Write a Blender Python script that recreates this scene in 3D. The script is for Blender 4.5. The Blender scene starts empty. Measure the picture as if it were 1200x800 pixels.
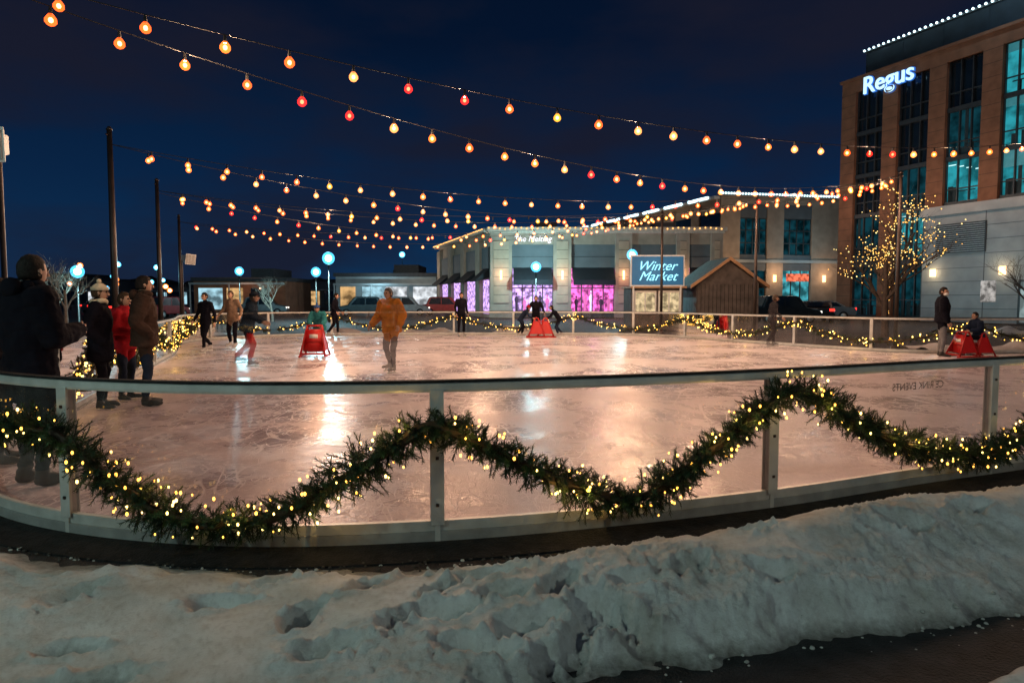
import bpy, math, random, time
from math import sin, cos, pi, radians, sqrt, atan2
from mathutils import Vector, Matrix, noise
random.seed(7)
R = random.random
def U(a, b): return a + (b - a) * R()
scene = bpy.context.scene
col = scene.collection

# ------------------------------------------------------------------ materials
MC = {}
def mat(name, c, rough=.6, metal=0., ns=4., na=.2, bump=0., bs=30., emit=None, es=0., spec=.5, bd=.01, alpha=1.):
    if name in MC: return MC[name]
    m = bpy.data.materials.new(name); m.use_nodes = True
    n = m.node_tree.nodes; l = m.node_tree.links
    b = n['Principled BSDF']
    tc = n.new('ShaderNodeTexCoord')
    nz = n.new('ShaderNodeTexNoise'); nz.inputs['Scale'].default_value = ns; nz.inputs['Detail'].default_value = 5
    l.new(tc.outputs['Object'], nz.inputs['Vector'])
    r = n.new('ShaderNodeValToRGB')
    r.color_ramp.elements[0].position = .3; r.color_ramp.elements[1].position = .7
    r.color_ramp.elements[0].color = (*[max(0, x * (1 - na)) for x in c], 1)
    r.color_ramp.elements[1].color = (*[min(1, x * (1 + na)) for x in c], 1)
    l.new(nz.outputs['Fac'], r.inputs['Fac']); l.new(r.outputs['Color'], b.inputs['Base Color'])
    b.inputs['Roughness'].default_value = rough; b.inputs['Metallic'].default_value = metal
    b.inputs['Specular IOR Level'].default_value = spec
    b.inputs['Alpha'].default_value = alpha
    if bump > 0:
        n2 = n.new('ShaderNodeTexNoise'); n2.inputs['Scale'].default_value = bs; n2.inputs['Detail'].default_value = 6
        l.new(tc.outputs['Object'], n2.inputs['Vector'])
        bp = n.new('ShaderNodeBump'); bp.inputs['Strength'].default_value = bump; bp.inputs['Distance'].default_value = bd
        l.new(n2.outputs['Fac'], bp.inputs['Height']); l.new(bp.outputs['Normal'], b.inputs['Normal'])
    if emit:
        b.inputs['Emission Color'].default_value = (*emit, 1); b.inputs['Emission Strength'].default_value = es
    MC[name] = m
    return m

def emat(name, c, s, sample=False, glass=False, ns=3., na=.0, detail=2):
    if name in MC: return MC[name]
    m = bpy.data.materials.new(name); m.use_nodes = True
    n = m.node_tree.nodes; l = m.node_tree.links
    n.clear()
    o = n.new('ShaderNodeOutputMaterial'); e = n.new('ShaderNodeEmission')
    e.inputs['Strength'].default_value = s; e.inputs['Color'].default_value = (*c, 1)
    if na > 0:
        tc = n.new('ShaderNodeTexCoord'); nz = n.new('ShaderNodeTexNoise'); nz.inputs['Scale'].default_value = ns
        nz.inputs['Detail'].default_value = detail
        l.new(tc.outputs['Object'], nz.inputs['Vector'])
        r = n.new('ShaderNodeValToRGB'); r.color_ramp.elements[0].position = .38; r.color_ramp.elements[1].position = .62
        r.color_ramp.elements[0].color = (*[x * (1 - na) for x in c], 1); r.color_ramp.elements[1].color = (*[x for x in c], 1)
        l.new(nz.outputs['Fac'], r.inputs['Fac']); l.new(r.outputs['Color'], e.inputs['Color'])
    if glass:
        t = n.new('ShaderNodeBsdfTransparent'); a = n.new('ShaderNodeAddShader')
        l.new(t.outputs[0], a.inputs[0]); l.new(e.outputs[0], a.inputs[1]); l.new(a.outputs[0], o.inputs[0])
    else:
        l.new(e.outputs[0], o.inputs[0])
    m.cycles.emission_sampling = 'AUTO' if sample else 'NONE'
    MC[name] = m
    return m

# ------------------------------------------------------------------ mesh builder
def frame(t, side=None):
    t = t.normalized()
    s = Vector(side) if side is not None else (Vector((0, 0, 1)) if abs(t.z) < .9 else Vector((1, 0, 0))).cross(t)
    s = s - t * s.dot(t)
    if s.length < 1e-5: s = t.orthogonal()
    s.normalize()
    return s, t.cross(s)

class M:
    def __init__(s): s.v = []; s.f = []; s.m = []
    def add(s, vs, fs, mi=0):
        o = len(s.v); s.v.extend(vs)
        for f in fs: s.f.append(tuple(i + o for i in f)); s.m.append(mi)
        return s
    def box(s, x0, x1, y0, y1, z0, z1, mi=0):
        return s.add([(x0,y0,z0),(x1,y0,z0),(x1,y1,z0),(x0,y1,z0),(x0,y0,z1),(x1,y0,z1),(x1,y1,z1),(x0,y1,z1)],
            [(0,3,2,1),(4,5,6,7),(0,1,5,4),(1,2,6,5),(2,3,7,6),(3,0,4,7)], mi)
    def cbox(s, c, d, mi=0, rz=0, mat4=None):
        vs = []
        for x,y,z in [(-1,-1,-1),(1,-1,-1),(1,1,-1),(-1,1,-1),(-1,-1,1),(1,-1,1),(1,1,1),(-1,1,1)]:
            p = Vector((x*d[0]/2, y*d[1]/2, z*d[2]/2))
            p = (mat4 @ p) if mat4 else Matrix.Rotation(rz, 3, 'Z') @ p
            vs.append(tuple(p + Vector(c)))
        return s.add(vs, [(0,3,2,1),(4,5,6,7),(0,1,5,4),(1,2,6,5),(2,3,7,6),(3,0,4,7)], mi)
    def prism(s, poly, axis, a, b, mi=0):
        def p(u, v, w):
            return {'x': (w, u, v), 'y': (u, w, v), 'z': (u, v, w)}[axis]
        n = len(poly)
        vs = [p(u, v, a) for u, v in poly] + [p(u, v, b) for u, v in poly]
        fs = [tuple(range(n)), tuple(range(2*n-1, n-1, -1))] + [(i, i+n, (i+1) % n + n, (i+1) % n) for i in range(n)]
        return s.add(vs, fs, mi)
    def tube(s, pts, rad, mi=0, n=8, side=None, cap=True):
        pts = [Vector(p) for p in pts]; vs = []; fs = []
        for i, p in enumerate(pts):
            t = (pts[min(i+1, len(pts)-1)] - pts[max(i-1, 0)])
            a, b = frame(t, side)
            r = rad[i] if isinstance(rad, (list, tuple)) else rad
            ra, rb = r if isinstance(r, (list, tuple)) else (r, r)
            for k in range(n):
                w = 2*pi*k/n
                vs.append(tuple(p + a*cos(w)*ra + b*sin(w)*rb))
        for i in range(len(pts)-1):
            for k in range(n):
                k2 = (k+1) % n
                fs.append((i*n+k, i*n+k2, (i+1)*n+k2, (i+1)*n+k))
        if cap:
            fs.append(tuple(range(n-1, -1, -1))); fs.append(tuple(range((len(pts)-1)*n, len(pts)*n)))
        return s.add(vs, fs, mi)
    def cap(s, p0, p1, r0, r1, mi=0, n=10):
        p0 = Vector(p0); p1 = Vector(p1); d = (p1-p0).normalized()
        return s.tube([p0-d*r0*.9, p0-d*r0*.55, p0, p1, p1+d*r1*.55, p1+d*r1*.9], [r0*.3, r0*.83, r0, r1, r1*.83, r1*.3], mi, n)
    def sphere(s, c, r, mi=0, nu=10, nv=6, R3=None):
        rx, ry, rz = r if isinstance(r, (list, tuple)) else (r, r, r)
        vs = []; fs = []
        def T(x, y, z):
            p = Vector((x*rx, y*ry, z*rz))
            if R3: p = R3 @ p
            return tuple(p + Vector(c))
        vs.append(T(0, 0, 1))
        for j in range(1, nv):
            th = pi*j/nv
            for i in range(nu):
                ph = 2*pi*i/nu; vs.append(T(sin(th)*cos(ph), sin(th)*sin(ph), cos(th)))
        vs.append(T(0, 0, -1)); L = len(vs)-1
        for i in range(nu): fs.append((0, 1+i, 1+(i+1) % nu))
        for j in range(nv-2):
            for i in range(nu):
                a = 1+j*nu+i; b = 1+j*nu+(i+1) % nu
                fs.append((a, a+nu, b+nu, b))
        for i in range(nu): fs.append((L, 1+(nv-2)*nu+(i+1) % nu, 1+(nv-2)*nu+i))
        return s.add(vs, fs, mi)
    def obj(s, name, mats, parent=None, smooth=False, bevel=0):
        me = bpy.data.meshes.new(name); me.from_pydata([tuple(v) for v in s.v], [], s.f)
        for m in mats: me.materials.append(m)
        me.polygons.foreach_set('material_index', s.m)
        if smooth: me.polygons.foreach_set('use_smooth', [True]*len(s.f))
        me.update()
        o = bpy.data.objects.new(name, me); col.objects.link(o)
        if parent: o.parent = parent
        if bevel:
            b = o.modifiers.new('bevel', 'BEVEL'); b.width = bevel; b.segments = 2; b.limit_method = 'ANGLE'
        return o

def empty(name, loc=(0,0,0), rz=0, parent=None):
    o = bpy.data.objects.new(name, None); col.objects.link(o); o.location = loc; o.rotation_euler = (0, 0, rz)
    if parent: o.parent = parent
    return o
def light(name, loc, e, c, size=.02, parent=None):
    d = bpy.data.lights.new(name, 'POINT'); d.energy = e; d.color = c; d.shadow_soft_size = size
    o = bpy.data.objects.new(name, d); col.objects.link(o); o.location = loc
    if parent: o.parent = parent
    return o
def text(name, body, size, loc, m, parent=None, rot=(pi/2, 0, 0), ext=.03, shear=0, align='LEFT', off=0, sx=1):
    c = bpy.data.curves.new(name, 'FONT'); c.body = body; c.size = size; c.extrude = ext; c.shear = shear
    c.align_x = align; c.offset = off
    c.materials.append(m)
    o = bpy.data.objects.new(name, c); col.objects.link(o); o.location = loc; o.rotation_euler = rot; o.scale = (sx, 1, 1)
    if parent: o.parent = parent
    return o

# ------------------------------------------------------------------ common mats
alu = mat('aluminium', (.52,.54,.53), .42, .35, 8, .15, .05, 60)
alu_d = mat('aluminium_dull', (.30,.31,.31), .55, .4, 8, .2, .05, 60)
darkmetal = mat('dark_pole_metal', (.04,.03,.028), .45, .5, 5, .2)
black = mat('black_rubber', (.014,.014,.015), .85, 0, 14, .5, .9, 60, bd=.02, spec=.2)
wire = mat('black_wire', (.01,.01,.01), .6)
stone = mat('tan_stone', (.34,.26,.20), .85, 0, 1.2, .18, .3, 12)
brick = mat('brown_brick', (.25,.11,.06), .85, 0, 1.5, .22, .4, 18)
greystone = mat('grey_stone', (.32,.35,.36), .8, 0, .9, .16, .3, 14)
greypanel = mat('grey_panel', (.11,.12,.13), .7, 0, 1, .15, .1, 20)
darkpanel = mat('dark_panel', (.03,.045,.06), .6, 0, 1, .25)
glassd = mat('dark_window_glass', (.010,.018,.026), .08, 0, 1, .3, spec=.8)
frame_m = mat('window_frame', (.05,.055,.06), .5, .3)
white = mat('white_paint', (.72,.72,.7), .5, 0, 6, .08)
roofm = mat('roof_membrane', (.06,.06,.065), .9)

# ------------------------------------------------------------------ world
w = bpy.data.worlds.new('World'); scene.world = w; w.use_nodes = True
n = w.node_tree.nodes; l = w.node_tree.links; n.clear()
out = n.new('ShaderNodeOutputWorld'); add = n.new('ShaderNodeAddShader')
sky = n.new('ShaderNodeTexSky'); sky.sky_type = 'NISHITA'; sky.sun_disc = False
sky.sun_elevation = radians(-5); sky.sun_rotation = radians(200)
b1 = n.new('ShaderNodeBackground'); b1.inputs[1].default_value = .02; l.new(sky.outputs[0], b1.inputs[0])
tc = n.new('ShaderNodeTexCoord'); sp = n.new('ShaderNodeSeparateXYZ'); l.new(tc.outputs['Generated'], sp.inputs[0])
rp = n.new('ShaderNodeValToRGB'); e = rp.color_ramp.elements
e[0].position = 0; e[0].color = (.0050,.030,.085,1); e[1].position = .6; e[1].color = (.0011,.0040,.013,1)
k = e.new(.16); k.color = (.0028,.0170,.056,1); k = e.new(.34); k.color = (.0014,.0070,.025,1)
l.new(sp.outputs['Z'], rp.inputs['Fac'])
mp = n.new('ShaderNodeMapping'); mp.inputs['Scale'].default_value = (1.5,1.5,4.5); l.new(tc.outputs['Generated'], mp.inputs[0])
nz = n.new('ShaderNodeTexNoise'); nz.inputs['Scale'].default_value = 1.7; nz.inputs['Detail'].default_value = 6; nz.inputs['Roughness'].default_value = .5
l.new(mp.outputs[0], nz.inputs['Vector'])
cr = n.new('ShaderNodeValToRGB'); cr.color_ramp.elements[0].position = .42; cr.color_ramp.elements[1].position = .64
cr.color_ramp.elements[0].color = (0,0,0,1); cr.color_ramp.elements[1].color = (.85,.85,.85,1)
l.new(nz.outputs['Fac'], cr.inputs['Fac'])
mx = n.new('ShaderNodeMixRGB'); mx.inputs[2].default_value = (.0100,.0108,.0230,1)
l.new(cr.outputs[0], mx.inputs[0]); l.new(rp.outputs[0], mx.inputs[1])
b2 = n.new('ShaderNodeBackground'); b2.inputs[1].default_value = 1.0; l.new(mx.outputs[0], b2.inputs[0])
l.new(b1.outputs[0], add.inputs[0]); l.new(b2.outputs[0], add.inputs[1]); l.new(add.outputs[0], out.inputs[0])
sd = bpy.data.lights.new('moon', 'SUN'); sd.energy = .05; sd.angle = radians(3); sd.color = (.65,.85,1)
so = bpy.data.objects.new('moon', sd); col.objects.link(so); so.rotation_euler = (radians(48), 0, radians(-25))

# ------------------------------------------------------------------ camera
cd = bpy.data.cameras.new('camera'); cd.lens = 24; cd.sensor_width = 36; cd.clip_end = 3000; cd.clip_start = .05
cam = bpy.data.objects.new('camera', cd); col.objects.link(cam); cam.location = (0, 0, 1.5)
cam.rotation_euler = (radians(90-3.58), 0, 0); scene.camera = cam
scene.view_settings.view_transform = 'Standard'; scene.view_settings.look = 'None'; scene.view_settings.exposure = 0

# ------------------------------------------------------------------ people (built first)
skin = mat('skin', (.46,.27,.19), .55, 0, 6, .08)
def cloth(name, c, alpha=1.): return mat(name, c, .95, 0, 6, .25, .5, 22, bd=.02, spec=.08, alpha=alpha)
c_black = cloth('cloth_black', (.007,.007,.012)); c_navy = cloth('cloth_navy', (.014,.022,.045)); c_grey = cloth('cloth_grey', (.05,.05,.05)); c_brown = cloth('cloth_brown', (.045,.028,.022))
c_jean = cloth('denim', (.016,.024,.045)); c_red = cloth('cloth_red', (.30,.012,.02)); c_teal = cloth('cloth_teal', (.03,.18,.2)); c_tan = cloth('cloth_tan', (.24,.16,.11))
g_orange = cloth('cloth_ochre', (.40,.14,.02), .74); g_grey = cloth('cloth_grey_moving', (.04,.035,.04), .55); g_black = cloth('cloth_black_moving', (.010,.016,.026), .72); g_red = cloth('cloth_red_moving', (.45,.012,.01), .62)
g_skin = mat('skin_moving', (.40,.23,.16), .55, 0, 6, .08, alpha=.7); g_hair = mat('hair_moving', (.02,.014,.01), .7, alpha=.75); g_boot = mat('skate_boot_moving', (.15,.15,.15), .5, alpha=.6)
boot = mat('boot_leather', (.02,.016,.013), .5); skate = mat('skate_boot', (.35,.35,.35), .4); cream = cloth('wool_cream', (.6,.52,.38)); hairb = mat('hair_dark', (.012,.009,.008), .7, 0, 50, .5, .6, 90, spec=.2); hairl = mat('hair_brown', (.06,.035,.02), .7, 0, 50, .5, .6, 90, spec=.2)
eye = mat('eye', (.03,.02,.015), .2); lip = mat('lips', (.35,.12,.1), .5); c_white = cloth('cloth_white', (.7,.7,.68)); c_blue = cloth('cloth_blue', (.04,.1,.28)); c_pant = cloth('trousers_grey', (.16,.16,.17))
def mir(x, y, z): return [(-x, y, z), (x, y, z)]
BASE = dict(P=(0,0,.95), C=(0,.0,1.25), N=(0,-.01,1.47), Hd=(0,.02,1.625), sh=mir(.185,-.01,1.415), el=mir(.25,-.03,1.14), wr=mir(.255,.07,.90), hp=mir(.095,0,.92), kn=mir(.11,.03,.5), an=mir(.115,-.01,.10))
POSES = dict(
 stand={}, 
 pocket=dict(el=mir(.29,-.1,1.14), wr=mir(.19,.06,.96)),
 hold=dict(el=mir(.27,.0,1.13), wr=mir(.12,.27,1.12)),
 phone=dict(el=[(-.28,.02,1.13),(.27,.03,1.13)], wr=[(-.15,.28,1.15),(.10,.29,1.16)], Hd=(0,.05,1.615)),
 skate=dict(P=(0,0,.90), C=(0,.08,1.19), N=(0,.13,1.41), Hd=(0,.18,1.56), sh=mir(.185,.11,1.36), el=[(-.34,.1,1.13),(.34,.18,1.12)], wr=[(-.42,.3,1.0),(.40,.38,1.02)], hp=mir(.095,0,.87), kn=[(-.12,.0,.48),(.12,.16,.49)], an=[(-.2,-.28,.18),(.1,.06,.12)]),
 glide=dict(P=(0,0,.93), C=(0,.04,1.22), N=(0,.06,1.44), Hd=(0,.10,1.59), sh=mir(.185,.05,1.39), el=mir(.31,.02,1.15), wr=mir(.36,.18,.98), kn=[(-.12,.1,.5),(.14,.02,.49)], an=[(-.12,.1,.12),(.22,-.2,.13)]),
 walk=dict(kn=[(-.1,.16,.52),(.1,.02,.5)], an=[(-.1,.2,.12),(.1,-.28,.16)], wr=[(-.26,-.08,.9),(.25,.2,.93)], el=[(-.25,-.1,1.14),(.25,.02,1.14)]),
 push=dict(P=(0,-.12,.85), C=(0,.06,1.12), N=(0,.2,1.29), Hd=(0,.29,1.42), sh=mir(.18,.17,1.25), el=mir(.23,.3,1.02), wr=mir(.19,.48,.92), hp=mir(.095,-.1,.83), kn=[(-.11,.06,.47),(.11,.0,.46)], an=[(-.11,-.05,.12),(.11,-.25,.14)]),
 sit=dict(P=(0,0,.62), C=(0,.07,.92), N=(0,.13,1.13), Hd=(0,.18,1.28), sh=mir(.17,.12,1.08), el=mir(.25,.2,.86), wr=mir(.14,.4,.82), hp=mir(.1,.02,.6), kn=mir(.15,.42,.6), an=mir(.15,.4,.14)))
def hand(m, w_, d, sg, mi, s):
    d = d.normalized(); a, b_ = frame(d, (0,1,0))
    if abs(d.y) > .8: a, b_ = frame(d, (0,0,1))
    m.tube([w_-d*.02*s, w_+d*.02*s, w_+d*.06*s, w_+d*.09*s], [(.024*s,.02*s),(.034*s,.018*s),(.040*s,.017*s),(.037*s,.014*s)], mi, 8, side=a)
    for k, ln in enumerate((.062,.075,.07,.055)):
        o_ = w_+d*.085*s + a*(.029-.0195*k)*s; c = b_*sg
        m.tube([o_, o_+(d*.9+c*.25)*ln*.45*s, o_+(d*.75+c*.5)*ln*.78*s, o_+(d*.55+c*.75)*ln*s], [.0095*s,.009*s,.008*s,.006*s], mi, 6)
    o_ = w_+d*.03*s+a*.028*s
    m.tube([o_, o_+(a*.7+d*.6)*.035*s, o_+(a*.45+d*.9+b_*sg*.3)*.062*s], [.012*s,.0105*s,.008*s], mi, 6)
def person(name, x, y, rz, H=1.75, pose='stand', top=c_black, bot=c_jean, shoe=boot, hair=hairb, hat=None, hem=.12, puff=.0, z=0, scarf=None, hands=True, blades=False, look=0., longhair=False, vox=.02, mask=False, hood=False, sk=skin):
    s = H/1.75; J = dict(BASE); J.update(POSES[pose]); g = empty(name, (x, y, z+(.05 if blades else 0)), rz)
    V = lambda p: Vector(p)*s
    P, C, Nn, Hd = V(J['P']), V(J['C']), V(J['N']), V(J['Hd'])
    m = M(); up = (C-P).normalized(); bones = []
    pf = puff*s
    def R_(a, b_): return (a*s+pf, b_*s+pf)
    sitting = pose == 'sit'
    hb = P - up*hem*s*(0.2 if sitting else 1)
    m.tube([hb-up*.005, hb, P, P.lerp(C,.5), C, C.lerp(Nn,.45), C.lerp(Nn,.78), Nn, Nn+(Nn-C).normalized()*.05*s],
           [R_(.13,.09), R_(.185,.135), R_(.178,.13), R_(.155,.118), R_(.18,.128), R_(.19,.12), R_(.16,.095), R_(.075,.07), R_(.062,.062)], 0, 18, side=(1,0,0))
    bones.append((0, hb, Nn, .17*s+pf))
    m.cap(Nn-Vector((0,0,.02)), Hd-Vector((0,0,.02))*s, .058*s, .055*s); bones.append((1, Nn+Vector((0,0,.03))*s, Hd, .055*s))
    for k in (0, 1):
        S_, E_, W_ = V(J['sh'][k]), V(J['el'][k]), V(J['wr'][k])
        m.cap(S_, E_, .07*s+pf, .053*s+pf*.9); m.cap(E_, W_, .053*s+pf*.9, .040*s+pf*.7)
        m.cap(S_*.72+Nn*.28, S_, .075*s, .07*s+pf)
        bones += [(0, S_, E_, .06*s), (0, E_, W_, .05*s)]
        h_, k_, a_ = V(J['hp'][k]), V(J['kn'][k]), V(J['an'][k])
        m.cap(h_, k_, .094*s, .068*s); m.cap(k_, a_+Vector((0,0,.03))*s, .066*s, .05*s)
        fx = -.02 if k == 0 else .02
        toe = a_+Vector((fx*2, .155, -.055))*s; heel = a_+Vector((0,-.045,-.045))*s
        m.tube([heel-Vector((0,.012,0))*s, heel, a_+Vector((0,.03,-.045))*s, toe, toe+Vector((0,.045,-.004))*s, toe+Vector((0,.058,-.006))*s],
               [(.02*s,.03*s),(.038*s,.05*s),(.042*s,.05*s),(.046*s,.035*s),(.036*s,.026*s),(.012*s,.01*s)], 0, 10, side=(1,0,0))
        m.cap(a_+Vector((0,0,.07))*s, a_-Vector((0,0,.03))*s, .05*s, .045*s)
        bones += [(2, h_, k_, .08*s), (2, k_, a_+Vector((0,0,.06))*s, .055*s), (3, a_+Vector((0,0,.06))*s, a_, .05*s), (3, heel, toe, .045*s)]
    tmp = m.obj('tmp', [])
    r_ = tmp.modifiers.new('r', 'REMESH'); r_.mode = 'VOXEL'; r_.voxel_size = vox*s
    sm_ = tmp.modifiers.new('s', 'SMOOTH'); sm_.factor = .5; sm_.iterations = 3
    dg = bpy.context.evaluated_depsgraph_get(); me = bpy.data.meshes.new_from_object(tmp.evaluated_get(dg))
    bpy.data.objects.remove(tmp)
    sd_ = x*3.7
    for v in me.vertices:
        c_ = v.co
        f = .015*noise.noise(c_*9+Vector((sd_,0,0)))+.011*noise.noise(Vector((c_.x*14,c_.y*14,c_.z*34))+Vector((0,sd_,0)))
        v.co = c_ + v.normal*f*s
    me.materials.clear()
    for mt in (top, sk, bot, shoe): me.materials.append(mt)
    for p_ in me.polygons:
        c_ = p_.center; best = 9; bi = 0
        for mi, a, b_, r in bones:
            ab = b_-a; t = max(0, min(1, (c_-a).dot(ab)/ab.length_squared)); dd = (c_-a-ab*t).length-r
            if mi == 2 and (c_-hb).dot(up) > .0 and not sitting: continue
            if dd < best: best = dd; bi = mi
        if bi == 1 and (scarf or hood): bi = 0
        p_.material_index = bi; p_.use_smooth = True
    ob = bpy.data.objects.new('body', me); col.objects.link(ob); ob.parent = g
    h = M(); R3 = Matrix.Rotation(look, 3, 'Z')
    def HP(a, b_, c_): return Hd + R3 @ (Vector((a, b_, c_))*s)
    st = len(h.v); h.sphere((0,0,0), (.073,.092,.116), 0, 20, 14)
    for k in range(st, len(h.v)):
        v = Vector(h.v[k])
        if v.z < 0: v.x *= 1-.28*(-v.z/.118)**1.3; v.y *= 1-.12*(-v.z/.118)
        if v.y > .05 and v.z < -.03: v.y += .006
        h.v[k] = tuple(HP(*v))
    h.tube([HP(0,.088,.02), HP(0,.104,-.012), HP(0,.108,-.026), HP(0,.09,-.034)], [.007*s,.011*s,.015*s,.007*s], 0, 8)
    for sg in (-1, 1):
        h.sphere(HP(.032*sg,.083,.012), .0125*s, 2, 8, 6); h.sphere(HP(.032*sg,.088,.03), (.018*s,.006*s,.005*s), 1, 8, 4, R3)
        h.sphere(HP(.076*sg,-.004,-.005), (.011*s,.02*s,.031*s), 0, 8, 6, R3)
    h.sphere(HP(0,.086,-.062), (.024*s,.009*s,.007*s), 3, 8, 5, R3)
    if mask: h.sphere(HP(0,.05,-.055), (.066*s,.062*s,.05*s), 5, 12, 8, R3)
    st = len(h.v); h.sphere((0,0,0), (.084,.106,.124), 1, 28, 18)
    for k in range(st, len(h.v)):
        v = Vector(h.v[k])
        lim = .045 if v.y > .055 else (.0 if v.y > .028 else (-.065 if not longhair else -.16))
        if v.z < lim: 
            v.z = lim if not (longhair and v.y <= .028) else v.z*1.5; v.x *= .84; v.y = v.y*.78 if v.y > 0 else v.y*.9
        v += v.normalized()*.010*noise.noise(v*55)
        h.v[k] = tuple(HP(v.x, v.y-.010, v.z+.006))
    if hat:
        st = len(h.v); h.sphere((0,0,0), (.094,.113,.12), 4, 20, 12)
        for k in range(st, len(h.v)):
            v = Vector(h.v[k]); 
            if v.z < .035: v.z = .035-.02*(v.y < 0)
            h.v[k] = tuple(HP(v.x, v.y-.006, v.z+.022))
        h.tube([HP(0,-.004,.035), HP(0,-.004,.085)], [(.097*s,.114*s),(.099*s,.116*s)], 4, 20, side=R3@Vector((1,0,0)))
        h.sphere(HP(0,-.01,.165), .033*s, 4, 10, 8)
    h.obj('head', [sk, hair, eye, lip, hat or hair, c_white], g, True)
    if scarf or hood:
        k_ = M(); tt = [(Nn + Vector((cos(a)*.088, sin(a)*.085+.01, .035+.012*sin(2*a)))*s) for a in [2*pi*i/16 for i in range(17)]]
        k_.tube(tt, .036*s, 0, 8); 
        if hood: k_.sphere(Nn+Vector((0,-.10,.02))*s, (.10*s,.06*s,.08*s), 0, 12, 8)
        k_.obj('scarf' if scarf else 'collar', [scarf or top], g, True)
    if hands and pose != 'pocket':
        hm = M()
        for k in (0, 1):
            W_, E_ = V(J['wr'][k]), V(J['el'][k]); d = (W_-E_).normalized()
            hand(hm, W_+d*.035*s, d, 1 if k == 0 else -1, 0, s)
        hm.obj('hands', [sk], g, True)
    if blades:
        q = M()
        for k in (0, 1):
            a_ = V(J['an'][k]); q.cbox(tuple(a_+Vector((0,.06,-.125))*s), (.006,.28*s,.03), 0); 
            for yy in (-.03,.13): q.cbox(tuple(a_+Vector((0,yy,-.1))*s), (.012,.03,.04), 0)
        q.obj('skate_blades', [alu], g)
    return g
def fac(deg): return radians(-deg)   # 0 = away from camera, 90 = facing right
person('man_in_dark_coat', -3.86,5.45,fac(28),1.86,'phone',c_black,c_black,boot,hairb,hem=.30,puff=.045,look=fac(-5),hood=True,vox=.014)
person('woman_in_dark_coat', -4.66,6.15,fac(60),1.70,'pocket',c_black,c_black,boot,hairb,hem=.3,puff=.03,longhair=True)
person('woman_with_wool_hat', -5.62,9.3,fac(70),1.70,'pocket',c_black,c_black,boot,hairl,hat=cream,hem=.28,puff=.032,scarf=cream)
person('woman_in_red_jacket', -5.74,10.1,fac(95),1.60,'hold',c_red,c_jean,boot,hairl,hem=.12,puff=.02,longhair=True)
person('man_in_brown_jacket', -5.15,9.55,fac(62),1.82,'pocket',c_brown,c_jean,boot,hairb,hem=.14,puff=.040,look=fac(-5),hood=True,vox=.015)
person('skater', -8.35,18.6,fac(200),1.62,'walk',c_black,c_black,skate,hairb,blades=True)
person('skater', -8.3,20.3,fac(190),1.72,'glide',c_tan,c_black,skate,hairl,blades=True)
person('skater', -5.75,14.8,fac(80),1.66,'skate',g_black,g_red,g_boot,g_hair,hat=g_black,blades=True,puff=.03,sk=g_skin)
person('child_skater', -5.15,18.2,fac(175),1.46,'push',c_teal,c_navy,skate,hairl,hat=c_blue,blades=True,puff=.03)
person('skater', -2.4,13.6,fac(210),1.70,'glide',g_orange,g_grey,g_boot,g_hair,blades=True,puff=.045,sk=g_skin)
person('skater', -6.9,26.5,fac(90),1.7,'glide',c_black,c_black,skate,hairb,blades=True)
person('child_skater', .42,26.6,fac(90),1.35,'push',c_navy,c_black,skate,hairb,hat=c_red,blades=True)
person('skater', .95,27.1,fac(180),1.6,'glide',c_black,c_black,skate,hairb,blades=True)
person('child_skater', 1.75,26.6,fac(-90),1.35,'push',c_black,c_navy,skate,hairb,blades=True)
person('skater', -2.0,26.9,fac(150),1.7,'stand',c_black,c_black,skate,hairb,blades=True)
person('skater', 8.0,21.0,fac(90),1.6,'glide',g_grey,g_grey,g_boot,g_hair,blades=True,sk=g_skin)
person('man_by_the_boards', 11.15,17.7,fac(110),1.80,'stand',c_black,c_pant,boot,hairb,hem=.08,puff=.04,mask=True,look=fac(40))
person('seated_child', 12.0,17.5,fac(-95),1.42,'sit',c_navy,c_black,skate,hairb,blades=False,z=.02,puff=.025)

def aid(x, y, rz, s=1.):
    g = empty('skating_aid', (x, y, .012), rz); m = M()
    red = mat('red_plastic', (.50,.012,.012), .4, 0, 6, .1)
    for sg in (-1, 1):
        m.tube([(sg*.30*s,-.32*s,.02),(sg*.17*s,-.05*s,.74*s),(sg*.17*s,.05*s,.74*s),(sg*.30*s,.32*s,.02)], .026*s, 0, 8)
        m.tube([(sg*.30*s,-.40*s,.02),(sg*.30*s,.40*s,.02)], .024*s, 0, 8)
        m.add([(sg*.28*s,-.27*s,.14*s),(sg*.28*s,.27*s,.14*s),(sg*.19*s,.08*s,.62*s),(sg*.19*s,-.08*s,.62*s)], [(0,1,2,3)], 0)
    m.tube([(-.19*s,0,.75*s),(.19*s,0,.75*s)], .028*s, 0, 8)
    m.cbox((0,.07*s,.52*s), (.36*s,.03,.3*s), 0); m.cbox((0,0,.36*s), (.44*s,.3*s,.04), 0)
    m.tube([(-.29*s,.3*s,.08*s),(.29*s,.3*s,.08*s)], .02*s, 0, 8)
    m.prism([(-.26*s,.12*s),(.26*s,.12*s),(.18*s,.66*s),(-.18*s,.66*s)], 'y', .12*s, .15*s, 0)
    m.cbox((0,.154*s,.50*s), (.2*s,.006,.1*s), 1)
    m.obj('frame', [red, white], g, True)
aid(-5.12,17.7,fac(175),1.05); aid(.95,26.4,fac(90)); aid(1.3,26.5,fac(-90)); aid(12.0,17.5,fac(-95),.82); aid(11.55,17.45,fac(-95),.85)

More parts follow.
